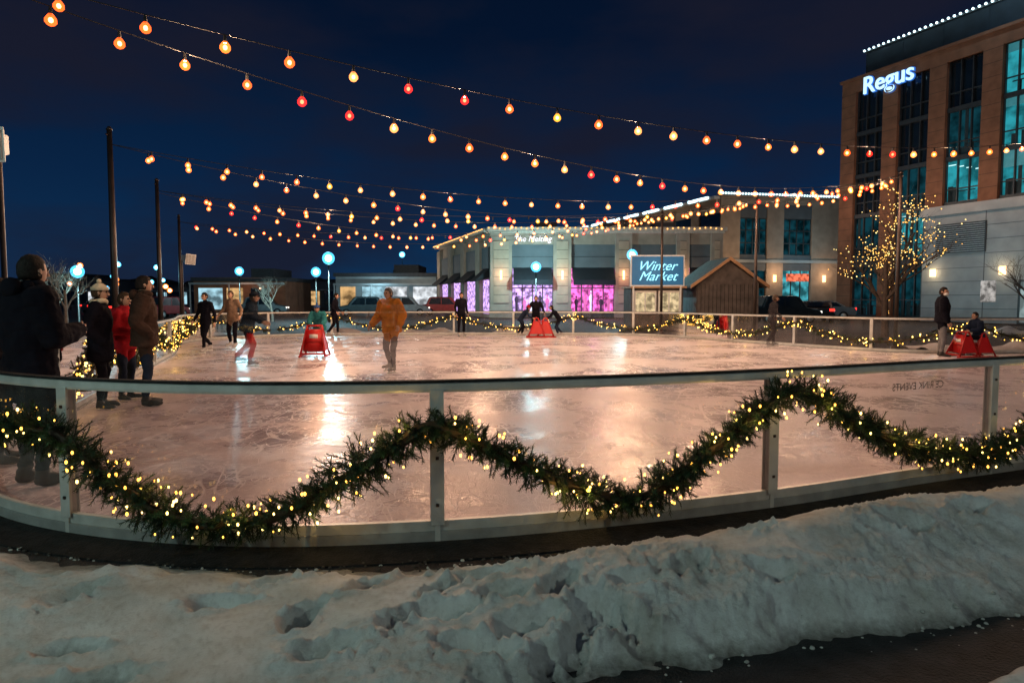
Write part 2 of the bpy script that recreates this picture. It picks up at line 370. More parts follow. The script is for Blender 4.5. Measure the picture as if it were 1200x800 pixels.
# ------------------------------------------------------------------ rink outline
CP = [(-2.92,4.44),(-1.7,4.18),(-.51,4.27),(.75,4.58),(1.98,5.0),(3.4,5.62),(4.6,6.1),(7,7.15),(10,8.6),(14,10.6),(18,13),(19.6,15.6),(18,18.1),(14,18.6),
      (10.9,18.95),(8.1,23),(5.2,27.6),(0,28.4),(-5,28.2),(-9.3,27),(-11.1,24),(-9,18),(-7.6,14),(-6.2,10),(-4.95,6.6),(-4.5,5.7),(-3.85,4.95)]
def crom(P, closed=True, sub=14):
    outp = []; N = len(P)
    for i in range(N if closed else N-1):
        p = [Vector(P[(i+k) % N]) if closed else Vector(P[min(max(i+k, 0), N-1)]) for k in (-1, 0, 1, 2)]
        def ti(a, b): return max(1e-4, (b-a).length ** .5)
        t0 = 0; t1 = ti(p[0], p[1]); t2 = t1 + ti(p[1], p[2]); t3 = t2 + ti(p[2], p[3])
        for s in range(sub):
            t = t1 + (t2-t1)*s/sub
            A1 = p[0]*((t1-t)/(t1-t0)) + p[1]*((t-t0)/(t1-t0)); A2 = p[1]*((t2-t)/(t2-t1)) + p[2]*((t-t1)/(t2-t1))
            A3 = p[2]*((t3-t)/(t3-t2)) + p[3]*((t-t2)/(t3-t2))
            B1 = A1*((t2-t)/(t2-t0)) + A2*((t-t0)/(t2-t0)); B2 = A2*((t3-t)/(t3-t1)) + A3*((t-t1)/(t3-t1))
            outp.append(B1*((t2-t)/(t2-t1)) + B2*((t-t1)/(t2-t1)))
    if not closed: outp.append(Vector(P[-1]))
    return outp
loop = crom(CP)
def off(i, d):
    a = loop[i-1]; b = loop[(i+1) % len(loop)]; t = (b-a).normalized()
    return loop[i] + Vector((t.y, -t.x))*d      # outward
arc = [0]
for i in range(len(loop)): arc.append(arc[-1] + (loop[(i+1) % len(loop)]-loop[i]).length)
TOT = arc[-1]
def at(s):
    s = s % TOT; lo = 0
    for i in range(len(loop)):
        if arc[i+1] >= s: lo = i; break
    a = loop[lo]; b = loop[(lo+1) % len(loop)]; t = (b-a).normalized()
    return a + (b-a)*((s-arc[lo])/(arc[lo+1]-arc[lo])), t
def sweep(m, sec, mi=0):
    N = len(loop); k = len(sec); vs = []; fs = []
    for i in range(N):
        for d, z in sec:
            p = off(i, d); vs.append((p.x, p.y, z))
    for i in range(N):
        j = (i+1) % N
        for q in range(k):
            q2 = (q+1) % k; fs.append((i*k+q, j*k+q, j*k+q2, i*k+q2))
    m.add(vs, fs, mi)

grd = M(); S = 900
gm = mat('asphalt_ground', (.035,.035,.038), .75, 0, .6, .35, .5, 60)
grd.add([(-S,-S,-.075),(S,-S,-.075),(S,S,-.075),(-S,S,-.075)], [(0,1,2,3)])
grd.obj('ground', [gm])

# ice
ice = bpy.data.materials.new('ice'); ice.use_nodes = True
n = ice.node_tree.nodes; l = ice.node_tree.links; b = n['Principled BSDF']
tc = n.new('ShaderNodeTexCoord')
def nnoise(scale, detail=6, rough=.6, dist=0., mapping=None):
    t = n.new('ShaderNodeTexNoise'); t.inputs['Scale'].default_value = scale; t.inputs['Detail'].default_value = detail
    t.inputs['Roughness'].default_value = rough; t.inputs['Distortion'].default_value = dist
    if mapping:
        mp = n.new('ShaderNodeMapping'); mp.inputs['Scale'].default_value = mapping[0]; mp.inputs['Rotation'].default_value = (0,0,mapping[1])
        l.new(tc.outputs['Object'], mp.inputs[0]); l.new(mp.outputs[0], t.inputs[0])
    else: l.new(tc.outputs['Object'], t.inputs[0])
    return t
def math_(op, a, b_=None, c=None, clamp=False):
    q = n.new('ShaderNodeMath'); q.operation = op; q.use_clamp = clamp
    for i, v in enumerate((a, b_, c)):
        if v is None: continue
        if isinstance(v, (int, float)): q.inputs[i].default_value = v
        else: l.new(v, q.inputs[i])
    return q.outputs[0]
n1 = nnoise(.55, 8, .70, .5)
def scratch(scale, mapping, width, dist):
    t = nnoise(scale, 2, .5, dist, mapping)
    d = math_('ABSOLUTE', math_('SUBTRACT', t.outputs['Fac'], .5))
    return math_('SUBTRACT', 1.0, math_('DIVIDE', d, width), clamp=True)
s1 = scratch(1.1, ((1,.35,1), .5), .007, .8); s2 = scratch(1.5, ((.4,1,1), -.4), .006, .7); s3 = scratch(2.6, ((1,.5,1), 1.2), .008, .6); s4 = scratch(3.4, ((.5,1.2,1), .15), .010, .5); s5 = scratch(5.2, ((1,.4,1), -.9), .013, .4)
sc = math_('MAXIMUM', math_('MAXIMUM', math_('MAXIMUM', s1, s2), math_('MAXIMUM', s3, s4)), s5)
grain = nnoise(26, 6, .75)
r1 = n.new('ShaderNodeValToRGB'); r1.color_ramp.elements[0].position = .36; r1.color_ramp.elements[1].position = .62
r1.color_ramp.elements[0].color = (.40,.345,.385,1); r1.color_ramp.elements[1].color = (.72,.655,.70,1); l.new(n1.outputs['Fac'], r1.inputs[0])
mg = n.new('ShaderNodeMixRGB'); mg.blend_type = 'MULTIPLY'; mg.inputs[0].default_value = .5; l.new(r1.outputs[0], mg.inputs[1])
rg = n.new('ShaderNodeValToRGB'); rg.color_ramp.elements[0].position = .35; rg.color_ramp.elements[0].color = (.6,.6,.6,1); rg.color_ramp.elements[1].position = .6; l.new(grain.outputs['Fac'], rg.inputs[0]); l.new(rg.outputs[0], mg.inputs[2])
mm = n.new('ShaderNodeMixRGB'); l.new(math_('MULTIPLY', sc, .6), mm.inputs[0]); l.new(mg.outputs[0], mm.inputs[1]); mm.inputs[2].default_value = (.95,.91,.94,1)
l.new(mm.outputs[0], b.inputs['Base Color'])
mr = n.new('ShaderNodeMapRange'); mr.inputs[1].default_value = .38; mr.inputs[2].default_value = .62; mr.inputs[3].default_value = .15; mr.inputs[4].default_value = .42
l.new(n1.outputs['Fac'], mr.inputs[0]); l.new(math_('ADD', mr.outputs[0], math_('MULTIPLY', sc, .3)), b.inputs['Roughness'])
b.inputs['Specular IOR Level'].default_value = .5
hgt = math_('ADD', math_('MULTIPLY', grain.outputs['Fac'], .4), math_('MULTIPLY', sc, -.25))
bp = n.new('ShaderNodeBump'); bp.inputs['Strength'].default_value = .5; bp.inputs['Distance'].default_value = .009; l.new(hgt, bp.inputs['Height']); l.new(bp.outputs[0], b.inputs['Normal'])
im = M(); im.add([(p.x, p.y, 0) for p in loop], [tuple(range(len(loop)))])
im.obj('ice_rink', [ice])
am = M(); sweep(am, [(-.02,-.03),(.30,-.055),(.30,-.07),(-.02,-.07)]); am.obj('rubber_mat', [black])

# ------------------------------------------------------------------ barrier
panel = bpy.data.materials.new('acrylic_panel'); panel.use_nodes = True
n = panel.node_tree.nodes; l = panel.node_tree.links; n.clear()
o = n.new('ShaderNodeOutputMaterial'); t = n.new('ShaderNodeBsdfTransparent'); t.inputs[0].default_value = (.76,.72,.73,1)
g = n.new('ShaderNodeBsdfGlossy'); g.inputs['Roughness'].default_value = .04; g.inputs[0].default_value = (.9,.9,.9,1)
d = n.new('ShaderNodeBsdfDiffuse'); d.inputs[0].default_value = (.5,.48,.46,1)
fr = n.new('ShaderNodeFresnel'); fr.inputs[0].default_value = 1.4
m1 = n.new('ShaderNodeMixShader'); m2 = n.new('ShaderNodeMixShader')
tc = n.new('ShaderNodeTexCoord'); nz = n.new('ShaderNodeTexNoise'); nz.inputs['Scale'].default_value = 2.5; nz.inputs['Detail'].default_value = 8; nz.inputs['Roughness'].default_value = .7
l.new(tc.outputs['Object'], nz.inputs[0])
mr = n.new('ShaderNodeMapRange'); mr.inputs[1].default_value = .4; mr.inputs[2].default_value = .75; mr.inputs[3].default_value = .02; mr.inputs[4].default_value = .15
l.new(nz.outputs['Fac'], mr.inputs[0]); l.new(mr.outputs[0], m1.inputs[0])
l.new(t.outputs[0], m1.inputs[1]); l.new(d.outputs[0], m1.inputs[2])
l.new(fr.outputs[0], m2.inputs[0]); l.new(m1.outputs[0], m2.inputs[1]); l.new(g.outputs[0], m2.inputs[2]); l.new(m2.outputs[0], o.inputs[0])

bar = empty('rink_barrier')
N = len(loop)
pm = M(); vs = []; fs = []
for i in range(N):
    vs += [(loop[i].x, loop[i].y, .1), (loop[i].x, loop[i].y, .93)]
for i in range(N):
    j = (i+1) % N; fs.append((2*i, 2*j, 2*j+1, 2*i+1))
pm.add(vs, fs); pm.obj('clear_panels', [panel], bar, True)
rm = M(); sweep(rm, [(-.025,.915),(.025,.915),(.03,.93),(.03,.965),(.02,.975),(-.02,.975),(-.03,.965),(-.03,.93)], 0)
rm.obj('top_rail', [alu], bar)
rm = M(); sweep(rm, [(-.034,.978),(.034,.978),(.03,.990),(-.03,.990)], 0); rm.obj('rail_cap', [black], bar)
rm = M(); sweep(rm, [(-.02,.03),(.02,.03),(.022,.095),(-.022,.095)], 0); rm.obj('bottom_rail', [alu], bar)
rm = M(); sweep(rm, [(-.04,-.07),(.03,-.07),(.03,.028),(-.04,.028)], 0); rm.obj('base_kerb', [alu_d], bar)
nP = round(TOT/2.5); STEP = TOT/nP
po = M()
for i in range(nP):
    p, t = at(i*STEP); rz = atan2(t.y, t.x)
    nx, ny = t.y, -t.x
    po.cbox((p.x, p.y, .455), (.035, .062, 1.03), 0, rz)
    for sgn in (-1, 1):
        po.cbox((p.x+nx*.034*sgn, p.y+ny*.034*sgn, .5), (.085, .008, .86), 0, rz)
    for z in (.2, .5, .8):
        po.cbox((p.x+nx*.041, p.y+ny*.041, z), (.02, .012, .02), 1, rz)
po.obj('posts', [alu, darkmetal], bar, bevel=.002)
tx = text('panel_lettering', 'CE RINK EVENTS', .085, (3.34,5.575,.76), mat('lettering_grey', (.05,.045,.045), .7), bar, ext=0, align='CENTER')
tx.rotation_euler = (pi/2, 0, atan2(.46,1)+pi)

# ------------------------------------------------------------------ garlands
needle = mat('pine_needles', (.016,.044,.020), .6, 0, 9, .45, spec=.3)
needle2 = mat('pine_needles_light', (.05,.095,.028), .55, 0, 9, .4, spec=.3)
twigm = mat('twig_bark', (.03,.02,.012), .8)
fairy = emat('fairy_light_glass', (1,.46,.06), 2.8, glass=True)
fairy2 = emat('fairy_light_glass_pale', (1,.66,.17), 3.4, glass=True)
def garland(name, path, dens, nn, rad, nl, nw, lights_pm, lr, pt_every, pe, tl=.1):
    g = empty(name)
    pts = [Vector(p) for p in path]
    A = [0]
    for i in range(len(pts)-1): A.append(A[-1]+(pts[i+1]-pts[i]).length)
    L = A[-1]
    def P(s):
        for i in range(len(pts)-1):
            if A[i+1] >= s: break
        return pts[i].lerp(pts[i+1], (s-A[i])/max(1e-6, A[i+1]-A[i])), (pts[i+1]-pts[i]).normalized()
    m = M(); core = M()
    k = max(8, int(L/.08)); cp = []; cr_ = []
    for i in range(k+1):
        p, t = P(L*i/k*.9999); cp.append(p); cr_.append(rad*.25*U(.6, 1.2))
    core.tube(cp, cr_, 0, 7); core.obj('stem', [twigm], g)
    for i in range(int(L*dens)):
        s = U(0, L*.9999); p, t = P(s); a, b = frame(t)
        w_ = U(0, 2*pi); rd = a*cos(w_) + b*sin(w_)
        lump = .88 + .5*noise.noise(Vector((s*3.1, 0, 5)))
        q = p + rd*U(.0, .5)*rad*lump
        d = (rd*U(.45, 1) + t*U(-1, 1)*.7 + Vector((0,0,U(-.4,.25)))).normalized()
        tlen = tl*U(.55, 1.3)*lump; a2, b2 = frame(d)
        mi = 1 if R() < .3 else 0
        m.tube([q, q+d*tlen], [nw*.8, nw*.5], 2, 3, cap=False)
        for j in range(nn):
            f = j/nn; o_ = q + d*tlen*(f*.98); w2 = j*2.4 + U(-.3, .3)
            rr = (a2*cos(w2) + b2*sin(w2))
            nd = (rr*U(.7, 1) + d*U(.4, 1.0)).normalized(); ln = nl*U(.75, 1.2)*(1-.3*f)
            sd_ = nd.cross(d).normalized()*nw*.5
            m.add([tuple(o_-sd_), tuple(o_+sd_), tuple(o_+nd*ln+sd_*.4), tuple(o_+nd*ln-sd_*.4)], [(0,1,2,3)], mi)
    m.obj('needles', [needle, needle2, twigm], g)
    lb = M()
    for i in range(int(L*lights_pm)):
        s = U(0, L*.999); p, t = P(s); a, b = frame(t); w_ = U(0, 2*pi)
        q = p + (a*cos(w_) + b*sin(w_))*rad*U(.45, 1.1)
        r = lr*U(.7, 1.3)
        lb.sphere(q, (r, r, r*1.4), 0 if R() < .6 else 1, 6, 4)
        if pt_every and i % pt_every == 0:
            light('fairy_glow', q, pe, (1,.56,.14), 0, g)
    lb.obj('fairy_lights', [fairy, fairy2], g, True)
    return g
def by_x(x):
    return min((i for i in range(N) if loop[i].y < 8.5 and not (loop[i].x < -3.4 and loop[i].y > 5.6)), key=lambda i: abs(loop[i].x-x))
near = [(-4.35,.76),(-3.72,.60),(-2.92,.66),(-2.5,.42),(-2.1,.2),(-1.76,.14),(-1.4,.22),(-1.05,.42),(-.7,.64),(-.5,.73),(-.27,.60),(.11,.41),(.44,.24),(.74,.17),(1.05,.27),(1.48,.54),(1.98,.84),
        (2.4,.66),(2.9,.40),(3.5,.24),(4.0,.20),(4.4,.30),(4.9,.62),(5.3,.85),(6.1,.35),(7.2,.25),(8,.8)]
def nearpath():
    c = []
    for x, z in near:
        if x < -3.9: p = Vector((-4.58, 5.57))
        else: p = off(by_x(x), .14)
        c.append((p.x, p.y, z))
    return crom(c, False, 6)
garland('pine_garland', nearpath(), 330, 32, .15, .038, .0052, 46, .0070, 11, .55, .12)
for (s0, s1) in [(21, 46), (46, 62), (62, TOT-4.5)]:
    c = []; s = s0
    while s < s1:
        p, t = at(s); ph = (s/STEP) % 2 / 2
        z = .8 - .52*sin(pi*ph)
        c.append((p.x - t.y*.09, p.y + t.x*.09, z)); s += .35
    garland('pine_garland', c, 48, 8, .13, .06, .014, 14, .014, 26, .8, .11)

# ------------------------------------------------------------------ snow and foreground
def interp(T, x):
    if x <= T[0][0]: return T[0][1]
    for (a, b), (c, d) in zip(T, T[1:]):
        if x <= c: return b + (d-b)*(x-a)/(c-a)
    return T[-1][1]
def ss(a, b, x):
    t = min(1, max(0, (x-a)/(b-a))); return t*t*(3-2*t)
YB = [(-9,8.5),(-6,6.2),(-4.4,4.75),(-3.4,4.25),(-2.6,4.0),(-1.5,3.82),(-.5,3.88),(.7,4.12),(1.6,4.44),(2.4,4.8),(3.5,5.22),(5,5.85),(9,7.7),(14,9.9)]
YF = [(-9,-2),(-3,.6),(-1,1.7),(0,2.42),(.33,2.66),(.88,2.82),(1.5,3.04),(2.46,3.30),(4,3.9),(7,5.1),(12,7.4)]
foot = [(-.95,3.05,1.2,.12,.10),(-.30,3.02,.2,.13,.11),(-.10,3.40,.1,.14,.09),(.08,2.93,.5,.12,.11),(.42,3.0,-.3,.13,.10),(.25,3.25,.9,.11,.08),(-1.4,3.2,.2,.12,.06),
     (-.75,2.72,.3,.12,.05),(.62,2.88,-.2,.12,.10),(.2,2.74,.6,.11,.08),(-.15,2.75,0,.12,.09),(1.35,3.75,.2,.11,.06),(-1.7,2.55,.4,.17,.06),(.9,3.35,.6,.10,.05),(1.3,3.3,.1,.11,.07),(2.3,3.9,.2,.13,.06),
     (-2.2,3.3,.9,.12,.05),(-.45,3.55,.5,.12,.07),(-.72,3.38,1,.12,.07),(.05,3.64,.3,.11,.06),(2.9,4.2,.5,.13,.06),(-1.9,2.85,.3,.10,.04),(-1.25,3.5,.3,.12,.06),(-1.0,3.62,.1,.1,.05),(-2.6,3.6,.2,.13,.05),(-3.1,3.75,.4,.12,.05),(-.35,3.25,.9,.10,.07),(.6,3.2,.2,.1,.06),
     (-.5,2.95,.7,.1,.06),(.3,2.88,1.1,.1,.07),(-.02,3.15,.2,.1,.07)]
def n2d(x, y, s, z=0): return noise.noise(Vector((x*s, y*s, z)))
def snow_h(x, y):
    e = .10*n2d(x, y, 1.3, 3) + .06*n2d(x, y, 4, 8) + .03*n2d(x, y, 13, 1)
    yb = interp(YB, x); yf = interp(YF, x)
    db = (yb - y) + e; df = (y - yf) + e*1.1
    if db < -.1 and x < .9: return -.03
    h2 = ss(0, .1, 2.66 + .3*(x-1.7) - y + e*.6) if x > .9 else 0
    mk = ss(-.02, .40, db)*ss(-.02, .24, df)
    h = -.03
    if mk > 0:
        ridge = math.exp(-((db-.68)/.42)**2)*(.05 + .17*ss(-.5, .7, x)*(1-.45*ss(2.8,4.5,x)))
        h = mk*(.085 + ridge + .070*n2d(x, y, .8, 11) + .026*n2d(x, y, 2.3, 4) + .009*n2d(x, y, 6, 2))
        rough = 1.2*ss(.0, .3, n2d(x, y, 1.1, 20)+.14) + .9*ss(.3, .0, df) + 1.2*ss(.4, .05, db)
        rough = min(1.9, rough+.12)
        h += mk*rough*(.014*n2d(x, y, 12, 6) + .018*abs(n2d(x, y, 22, 9)) + .011*n2d(x, y, 46, 3))
        wx = x + .04*n2d(x, y, 5, 30); wy = y + .04*n2d(x, y, 5, 40)
        for fx, fy, a, s, d in foot:
            dx, dy = wx-fx, wy-fy
            if abs(dx) < .42 and abs(dy) < .42:
                u = dx*cos(a)+dy*sin(a); v = -dx*sin(a)+dy*cos(a)
                q = (u/(s*1.2))**2 + (v/(s*.55*(1-.15*u/s)))**2
                h += mk*(-d*math.exp(-q**2.2)*(1+.4*n2d(x, y, 30, 2)) + .013*math.exp(-((sqrt(q)-1.35)/.28)**2)*(1+2.4*n2d(x, y, 26, 5)))
        h = max(h, -.02)
    if h2 > 0: h = max(h, h2*(.05 + .03*n2d(x, y, 5, 1)))
    if mk <= 0 and h < .004: h = -.03
    return h
sm = M(); nx, ny = 680, 290
def gx(i):
    t = i/nx*2-1; return 1.0 + 8.5*(t*.42 + .58*t**3)
def gy(j): t = j/ny; return 1.9 + 5.1*(t*.62+.38*t*t)
vs = []
for j in range(ny+1):
    y = gy(j)
    for i in range(nx+1):
        x = gx(i); vs.append((x, y, -.07 + snow_h(x, y)))
fs = []
for j in range(ny):
    for i in range(nx):
        a = j*(nx+1)+i; q = (a, a+1, a+nx+2, a+nx+1)
        if max(vs[k][2] for k in q) > -.075: fs.append(q)
sm.add(vs, fs)
snow = bpy.data.materials.new('snow'); snow.use_nodes = True
n = snow.node_tree.nodes; l = snow.node_tree.links; b = n['Principled BSDF']
tc = n.new('ShaderNodeTexCoord')
n1 = n.new('ShaderNodeTexNoise'); n1.inputs['Scale'].default_value = 2.2; n1.inputs['Detail'].default_value = 9; n1.inputs['Roughness'].default_value = .72; l.new(tc.outputs['Object'], n1.inputs[0])
r = n.new('ShaderNodeValToRGB'); r.color_ramp.elements[0].position = .3; r.color_ramp.elements[0].color = (.50,.47,.42,1); r.color_ramp.elements[1].position = .58; r.color_ramp.elements[1].color = (.82,.84,.84,1)
l.new(n1.outputs['Fac'], r.inputs[0])
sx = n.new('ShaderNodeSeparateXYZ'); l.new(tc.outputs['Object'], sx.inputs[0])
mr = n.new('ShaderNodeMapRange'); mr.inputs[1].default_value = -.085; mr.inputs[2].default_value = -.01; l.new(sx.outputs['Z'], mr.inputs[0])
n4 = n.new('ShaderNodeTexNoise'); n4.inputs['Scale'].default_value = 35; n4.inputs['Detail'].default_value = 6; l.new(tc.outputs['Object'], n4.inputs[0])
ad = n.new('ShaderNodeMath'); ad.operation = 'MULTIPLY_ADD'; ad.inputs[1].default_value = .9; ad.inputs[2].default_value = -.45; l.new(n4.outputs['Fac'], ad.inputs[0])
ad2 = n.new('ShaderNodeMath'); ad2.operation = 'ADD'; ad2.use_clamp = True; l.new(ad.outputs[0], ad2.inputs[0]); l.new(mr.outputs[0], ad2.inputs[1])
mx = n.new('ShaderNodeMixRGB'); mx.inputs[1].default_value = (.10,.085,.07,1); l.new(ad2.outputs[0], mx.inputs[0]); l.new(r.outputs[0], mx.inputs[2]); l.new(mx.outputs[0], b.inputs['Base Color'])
b.inputs['Roughness'].default_value = .5
n3 = n.new('ShaderNodeTexNoise'); n3.inputs['Scale'].default_value = 48; n3.inputs['Detail'].default_value = 9; n3.inputs['Roughness'].default_value = .78; l.new(tc.outputs['Object'], n3.inputs[0])
bp = n.new('ShaderNodeBump'); bp.inputs['Strength'].default_value = .9; bp.inputs['Distance'].default_value = .022; l.new(n3.outputs['Fac'], bp.inputs['Height']); l.new(bp.outputs[0], b.inputs['Normal'])
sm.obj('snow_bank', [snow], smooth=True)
pa = M(); pa.add([(-7.4,1.25,-.067),(9.3,1.25,-.067),(9.3,6.9,-.067),(-7.4,6.9,-.067)], [(0,1,2,3)])
wet = mat('wet_asphalt_path', (.022,.022,.024), .6, 0, 9, .6, 1.0, 70, bd=.02, spec=.3)
pa.obj('asphalt_path', [wet])
cm = M(); rc = random.Random(5)
for cnt in range(480):
    x = rc.uniform(-4.5, 5)
    if rc.random() < .45: y = interp(YF, x) + rc.gauss(-.02, .08)
    else: y = interp(YB, x) + abs(rc.gauss(0, .12))
    if y < 2.2 or y > 6: continue
    r_ = rc.uniform(.003, .015)*rc.uniform(.5, 1.1)
    h = max(.0, snow_h(x, y)); c = Vector((x, y, -.07+h+r_*.4)); st = len(cm.v)
    cm.sphere(c, (r_, r_*rc.uniform(.7, 1.2), r_*.7), 0, 7, 5)
    for k in range(st, len(cm.v)):
        v = Vector(cm.v[k]); dd = v-c; cm.v[k] = tuple(c + dd*(1+.6*noise.noise(v*60)))
cm.obj('snow_crumbs', [mat('snow_lump', (.42,.42,.40), .7, 0, 20, .4)], smooth=False)
gv = M()
for i in range(1500):
    x = rc.uniform(-4.2, 5.5); y = interp(YB, x) + rc.uniform(-.05, .45); r_ = rc.uniform(.004, .013)
    gv.sphere((x, y, -.06+r_*.3), (r_, r_*rc.uniform(.6,1), r_*.6), 0, 5, 4)
gv.obj('gravel', [mat('gravel_stone', (.05,.045,.04), .9, 0, 30, .6)])

for (x0, x1, y0, y1) in [(-14,-12.3,14,33),(-8,2,29.6,31.2),(12.5,22,20.2,22.2),(20,26,30,33)]:
    m = M(); vs = []; fs = []; a = 40; b_ = 10
    for j in range(b_+1):
        for i in range(a+1):
            x = x0+(x1-x0)*i/a; y = y0+(y1-y0)*j/b_; e_ = min(j, b_-j)/b_*2
            vs.append((x, y, -.09+.3*e_*(.6+noise.noise(Vector((x, y, 0))*1.2))))
    for j in range(b_):
        for i in range(a): q = j*(a+1)+i; fs.append((q, q+1, q+a+2, q+a+1))
    m.add(vs, fs); m.obj('snow_pile', [snow], smooth=True)

# ------------------------------------------------------------------ poles and string lights
def pole(name, x, y, h, r=.05):
    e_ = empty(name, (x, y, 0)); m = M()
    m.tube([(0,0,-.07),(0,0,h*.5),(0,0,h)], [r*1.15, r, r*.8], 0, 12)
    m.tube([(0,0,-.07),(0,0,.12),(0,0,.16)], [r*2.4, r*2.4, r*1.2], 0, 12)
    m.tube([(0,0,h-.02),(0,0,h+.04)], [r*1.1, r*.4], 0, 12)
    m.tube([(0,-r,h-.12),(0,-r-.06,h-.12)], .012, 0, 6)
    m.obj('shaft', [darkmetal], e_, True)
    return e_
PL = (-5.5,6.0); P1 = (-7.25,12.5); P2 = (-9.15,17.8); P3 = (-11.85,24.5)
Q1 = (11.14,19.8); Q2 = (8.63,24.3); Q3 = (6.2,28.4); Q0 = (18.3,19.6)
for p, h, r in [(PL,4.7,.06),(P1,4.55,.055),(P2,4.55,.055),(P3,4.45,.055),(Q1,5.1,.055),(Q2,5.1,.055),(Q3,5.1,.055),(Q0,6.8,.07)]:
    pole('string_light_pole', p[0], p[1], h, r)
bc = [('bulb_orange',(1,.10,.008),1.5),('bulb_amber',(1,.16,.015),1.6),('bulb_warm',(1,.26,.06),1.6),('bulb_red',(1,.018,.008),1.4),('bulb_yellow',(1,.36,.02),1.2)]
bmats = [emat(a, b, c, glass=True) for a, b, c in bc] + [emat('bulb_core', (1,.50,.16), 3.0, glass=True), emat('bulb_core_red', (1,.16,.06), 2.5, glass=True), emat('bulb_core_yellow', (1,.80,.25), 2.5, glass=True)]
def strings(A, za, B, zb, sag, sp, e_, every, r=.055):
    g = empty('string_lights'); L = sqrt((A[0]-B[0])**2+(A[1]-B[1])**2+(za-zb)**2)
    def P(t): return Vector((A[0]+(B[0]-A[0])*t, A[1]+(B[1]-A[1])*t, za+(zb-za)*t-sag*4*t*(1-t)))
    m = M(); m.tube([P(i/40) for i in range(41)], .006, 0, 5); 
    bm_ = M(); k = int(L/sp)
    for i in range(1, k):
        t = (i+U(-.06,.06))/k; p = P(t)
        ci = -1 if R() < .015 else random.choices(range(5), [4,4,3,1.2,.7])[0]
        m.tube([p, p-Vector((0,0,.05)), p-Vector((0,0,.085))], [.012,.019,.017], 0, 6)
        c = p-Vector((0,0,.085+r*.85))
        if ci < 0: continue
        q = r*U(.92,1.08)
        bm_.tube([c+Vector((0,0,q*1.05)), c+Vector((0,0,q*.75)), c+Vector((0,0,q*.2)), c-Vector((0,0,q*.35)), c-Vector((0,0,q*.8)), c-Vector((0,0,q*1.0))], [q*.35,q*.6,q*.95,q*.96,q*.6,q*.15], ci, 9)
        bm_.sphere(c, (q*.40,q*.40,q*.46), {3:6,4:7}.get(ci, 5), 8, 6)
        if i % every == 0:
            cc = bc[ci][1]
            light('bulb_light', c, e_, (1, .52+.4*cc[1], .34+.6*cc[2]), 0, g)
    m.obj('cable', [wire], g); bm_.obj('bulbs', bmats, g, True)
strings(PL,4.55,Q1,5.04,1.07,.62,58,4)
strings(PL,4.55,Q0,6.7,1.32,.70,58,4)
strings(P1,4.28,Q1,4.95,.84,.62,105,5)
strings(P1,4.28,Q2,5.0,.95,.62,105,5)
strings(P2,4.28,Q1,4.9,.85,.6,150,7)
strings(P2,4.28,Q2,4.95,.80,.6,150,7)
strings(P2,4.23,Q3,4.95,1.0,.6,150,7)
strings(P3,4.23,Q2,4.9,.75,.6,140,9)
strings(P3,4.23,Q3,4.9,.95,.6,140,9)
strings(Q2,4.95,Q1,5.0,.3,.42,50,8)

# ------------------------------------------------------------------ lamps
teal = (.42,.90,1.0)
def lamp(x, y, h, e_=0, c=teal, s=14, gr=.16, gc=(.08,.55,1.)):
    g = empty('street_lamp', (x, y, 0)); m = M()
    m.tube([(0,0,-.07),(0,0,.3),(0,0,.32),(0,0,h)], [.1,.1,.055,.04], 0, 10)
    gm_ = emat('lamp_glass_%d_%d' % (int(s*10), int(gc[0]*100)), gc, s, glass=True)
    b_ = M()
    m.tube([(0,0,h),(0,0,h+.08)], [.09,.12], 0, 10); m.tube([(0,0,h+.08+gr*2),(0,0,h+.14+gr*2)], [.16,.03], 0, 10)
    b_.sphere((0,0,h+.08+gr), gr, 0, 12, 8); lp = (0,0,h+.08+gr)
    b_.sphere(lp, gr*.55, 1, 10, 8)
    m.obj('post', [darkmetal], g, True); b_.obj('lens', [gm_, emat('lamp_core', (.75,1,1), 3, glass=True)], g, True)
    if e_: light('lamp_light', lp, e_, c, .09, g)
lamp(7.0,40,3.65,1000,s=.9,gr=.32); lamp(1.75,50,3.35,1100,s=.9,gr=.38); lamp(-12.3,46,3.7,1500,s=.9,gr=.42); lamp(-14.3,50,3.0,700,s=.9,gr=.36); lamp(-20.6,32.5,2.4,700,s=.9,gr=.30); lamp(-17.5,44,2.9,500,s=.9,gr=.28)
for x, y, h, k in [(-63,100,5.8,0),(-66,115,6.7,1),(-64.5,112,6.7,1),(-57,110,6,1),(-55,108,4,1),(-48,105,4,0),(-16,100,7.4,1),(-60,104,4,0),(-39,100,3,1),(-70,120,5,1),(-27,90,3.2,1),(-45,125,5.5,1),(-6,95,3,1),(-52,90,3.0,0),(-50,95,3.4,1),(-43,85,2.6,0),(-30,88,4.2,1),(-58,98,2.6,1),(-62,96,3.2,0),(-46,92,2.2,0),(-34,94,2.4,0)]:
    lamp(x, y, h, 0, teal, 1.6, .42 if h > 5 else .32, (.1,.6,1) if k else (1,.22,.03))
lamp(-7.5,-1.0,4.2,740,(.70,1.0,.86),2,.2,(.5,1,.8)); lamp(8.5,-2.5,5.0,480,(.84,1,.88),2,.2,(.5,1,.8))

